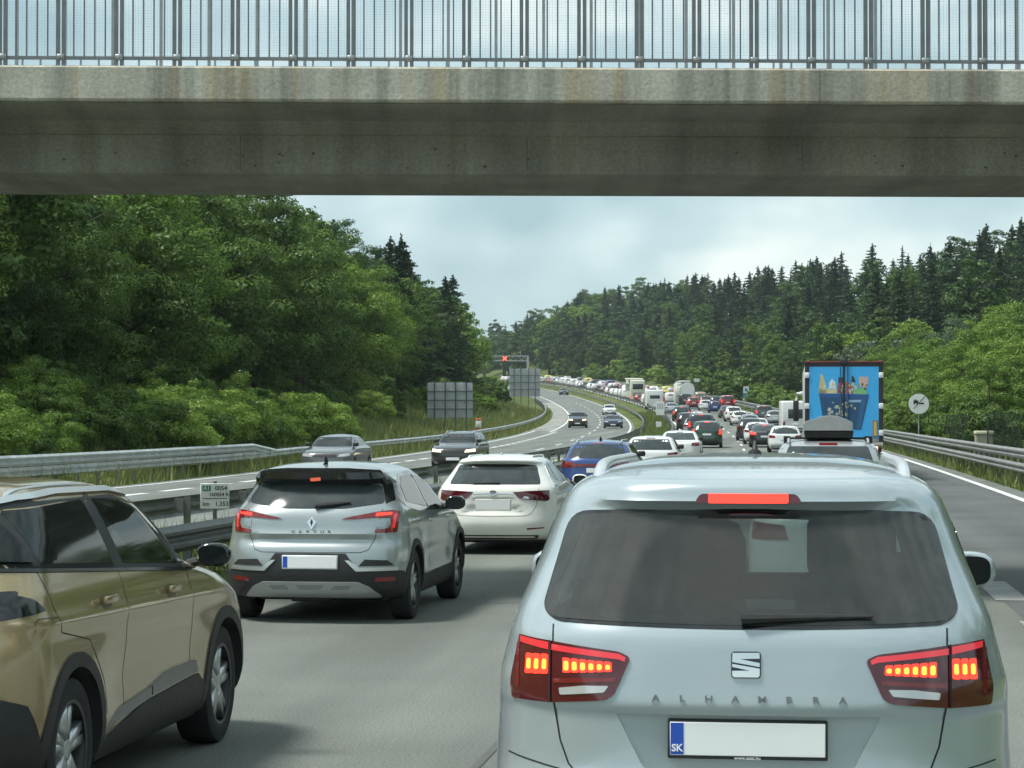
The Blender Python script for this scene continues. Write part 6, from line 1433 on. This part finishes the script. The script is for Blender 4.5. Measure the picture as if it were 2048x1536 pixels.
scatter(7, (-43, -35), (150, 330), SP_, (13, 15.5), 2.2, 'dark spruce above the left wood', 'spruce_tree', 'tree', 'spruces above the left wood', 1.2)
for (u, d, hh, key) in ((-31.5, 146, 15.5, 'spruce_e'), (-32, 208, 15.0, 'spruce_a'), (-34, 216, 14.5, 'spruce_e'), (-32, 258, 13.5, 'spruce_c'), (-32.5, 280, 13.0, 'spruce_a'), (-34.5, 318, 15.5, 'spruce_c')):
    if free(u, d, 1.2): plant(key, u, d, hh, 'lone skyline spruce of the left wood', 'spruce_tree', 'tree', 'lone spruces on the left skyline')
# right side: shrubs and young trees by the guardrail, leafy belt, spruce forest above
scatter(36, (9.0, 11.5), (108, 330), BU_, (1.8, 3.2), 1.5, 'bright shrub behind the right guardrail', 'shrub', 'shrub', 'shrubs behind the right guardrail')
scatter(34, (11, 16), (114, 240), ['small_a', 'small_a', 'small_b', 'broad_c'], (4.2, 7.2), 2.2, 'lime young tree above the right guardrail', 'young_tree', 'tree', 'young trees above the right guardrail')
scatter(30, (16, 24), (125, 300), ['broad_c', 'broad_a', 'small_a', 'grey_a'], (6.5, 10), 2.8, 'leafy tree on the lower right slope', 'broadleaf_tree', 'tree', 'leafy trees on the lower right slope')
scatter(4, (12, 18), (235, 290), ['grey_a'], (7, 9), 2.6, 'pale grey-green tree on the right slope', 'pale_tree', 'tree', 'pale trees on the right slope')
scatter(30, (9.5, 15), (300, 700), BU_ + ['small_b', 'small_a'], (2.5, 6), 2.0, 'shrub at the foot of the far wood', 'shrub', 'shrub', 'shrubs beyond the far queue')
scatter(50, (12, 24), (260, 720), ['broad_a', 'broad_b', 'broad_d', 'broad_d', 'tall_a', 'tall_b', 'spruce_c'], (8, 13), 3.0, 'leafy tree low in the far wood', 'broadleaf_tree', 'tree', 'leafy trees in the far wood')
scatter(70, (22, 38), (170, 720), SP_ + SP_ + ['broad_d', 'tall_a', 'broad_b'], (12, 16), 3.0, 'forest tree low on the right hill', 'forest_tree', 'tree', 'trees low on the right hill', .9)
scatter(110, (34, 60), (200, 760), SP_ + SP_ + ['broad_d'], (13, 18), 3.2, 'dark tree halfway up the right hill', 'forest_tree', 'tree', 'trees halfway up the right hill', .9)
scatter(50, (58, 95), (260, 900), SP_ , (13, 18), 4.0, 'dark tree on top of the right hill', 'forest_tree', 'tree', 'trees on top of the right hill')
scatter(60, (12, 60), (700, 900), SP_ + BR_, (15, 20), 4.0, 'distant tree closing the bend', 'forest_tree', 'tree', 'trees closing the view at the bend')
scatter(30, (-70, -38), (430, 700), BR_ + SP_, (11, 16), 3.6, 'distant tree inside the far bend', 'forest_tree', 'tree', 'trees inside the far bend')
ROADSIDE = len(VEGL)
scatter(12, (13, 22), (12, 62), ['broad_a', 'broad_c', 'small_a'], (6, 10), 3.2, 'leafy roadside tree near the overpass', 'broadleaf_tree', 'tree', 'leafy trees beside the overpass')
scatter(14, (18, 26), (45, 106), ['broad_a', 'broad_b', 'tall_a', 'spruce_a', 'spruce_e'], (13, 18), 3.0, 'tall roadside tree near the overpass', 'roadside_tree', 'tree', 'tall trees beside the overpass')
for o_, lab in sorted(VEGL[ROADSIDE:], key=lambda q_: q_[0].location.y): o_['label'] = '%s, %s along the road beyond the right guardrail' % (lab, nth(lab))
# each plant's label counts it from the left above something easy to find
def zone(x):
    for a, z in ((270, 'above the gold crossover'), (520, 'left of the silver hatchback'), (830, 'above the silver hatchback'), (1060, 'around the grey sign boards'), (1240, 'above the farthest cars'), (1340, 'behind the white coach'), (1500, 'behind the tanker lorry'), (1640, 'above the white caravan'), (1790, 'above the blue lorry'), (1900, 'around the round sign')):
        if x < a: return z
    return 'at the right edge'
bpy.context.view_layer.update()
ci = cam.matrix_world.inverted(); rows_ = []
for o_, lab in VEGL[:ROADSIDE]:
    q = ci @ o_.location; rows_.append((1024 + 4551 * q.x / -q.z, lab, o_))
for x, lab, o_ in sorted(rows_, key=lambda r_: r_[0]):
    z = zone(x); o_['label'] = '%s, %s from left %s' % (lab, nth((lab, z)), z)
# elder bush with white flower heads
eo = plant('bush_a', -24.2, 96, 3.3, 'elder bush dotted with white flower heads behind the left guardrail', 'elder_bush', 'shrub', None)
C, N = crown_points(11, 3.0, 2.0, 0, 55, 8000); sel = np.random.default_rng(3).choice(np.where(C[:, 2] > 1.4)[0], 40, False)
link('flower_heads', leaf_mesh('flower_heads', C[sel] * 1.03, N[sel] + np.array([0, 0, 1]), .20, L_FLOWER, 5, 1.1), eo)

# grass along the verges: blades nobody could count
def grass(name, label, n, ur, dr, hr, seed, pw=1.8):
    r = np.random.default_rng(seed); V = np.zeros((n * 3, 3), np.float32)
    d = dr[0] + (dr[1] - dr[0]) * r.random(n) ** pw; u = r.uniform(*ur, n); clump = .6 + .8 * (np.sin(u * 3.1 + d * .9) * np.cos(d * 1.7 - u) > -.1)
    h = r.uniform(*hr, n) * clump; a = r.uniform(0, 6.28, n); w = .012 + .00012 * d; le = r.normal(scale=.35, size=(n, 2)) * h[:, None]
    for i in range(n):
        x, z = CC(d[i]) + u[i], terrain(u[i], d[i]); ca, sa = math.cos(a[i]) * w[i], math.sin(a[i]) * w[i]
        V[3 * i] = (x - ca, d[i] - sa, z - .02); V[3 * i + 1] = (x + ca, d[i] + sa, z - .02); V[3 * i + 2] = (x + le[i, 0], d[i] + le[i, 1], z + h[i])
    me = bpy.data.meshes.new(name); me.vertices.add(3 * n); me.vertices.foreach_set('co', V.ravel()); me.loops.add(3 * n); me.loops.foreach_set('vertex_index', np.arange(3 * n, dtype=np.int32)); me.polygons.add(n)
    me.polygons.foreach_set('loop_start', np.arange(0, 3 * n, 3, dtype=np.int32)); me.polygons.foreach_set('loop_total', np.full(n, 3, np.int32)); me.materials.append(L_GRASS); me.update(calc_edges=True)
    me.attributes.new('tint', 'FLOAT', 'FACE').data.foreach_set('value', r.uniform(0, 1, n).astype(np.float32))
    o = link(name, me); tag(o, label, 'grass', None, 'stuff')
grass('median_grass', 'green grass growing between the two median guardrails', 26000, (-9.3, -7.2), (10, 300), (.10, .45), 1, 1.6)
grass('right_verge_grass', 'grass strip under the tall right-hand guardrail', 20000, (6.05, 9.5), (45, 220), (.08, .40), 2, 1.6)
grass('left_verge_grass', 'tall grass on the bank under the left-hand guardrail', 48000, (-31.5, -20.45), (50, 330), (.15, .70), 3, 1.5)

# ------------------------------------------------------------------ haze
if HAZE > 0:
    hm, t, b = nt_mat('haze_air'); t.nodes.remove(b); out = [n for n in t.nodes if n.type == 'OUTPUT_MATERIAL'][0]
    pv = t.nodes.new('ShaderNodeVolumePrincipled'); pv.inputs['Density'].default_value = HAZE; pv.inputs['Color'].default_value = (.80, .92, .97, 1); pv.inputs['Anisotropy'].default_value = .2
    t.links.new(pv.outputs[0], out.inputs['Volume'])
    ho = link('haze', box(-1100, 800, -100, 1340, -1.6, 150).mesh('haze', hm)); ho['kind'] = 'stuff'; ho['label'] = 'thin pale haze filling the air of the valley'
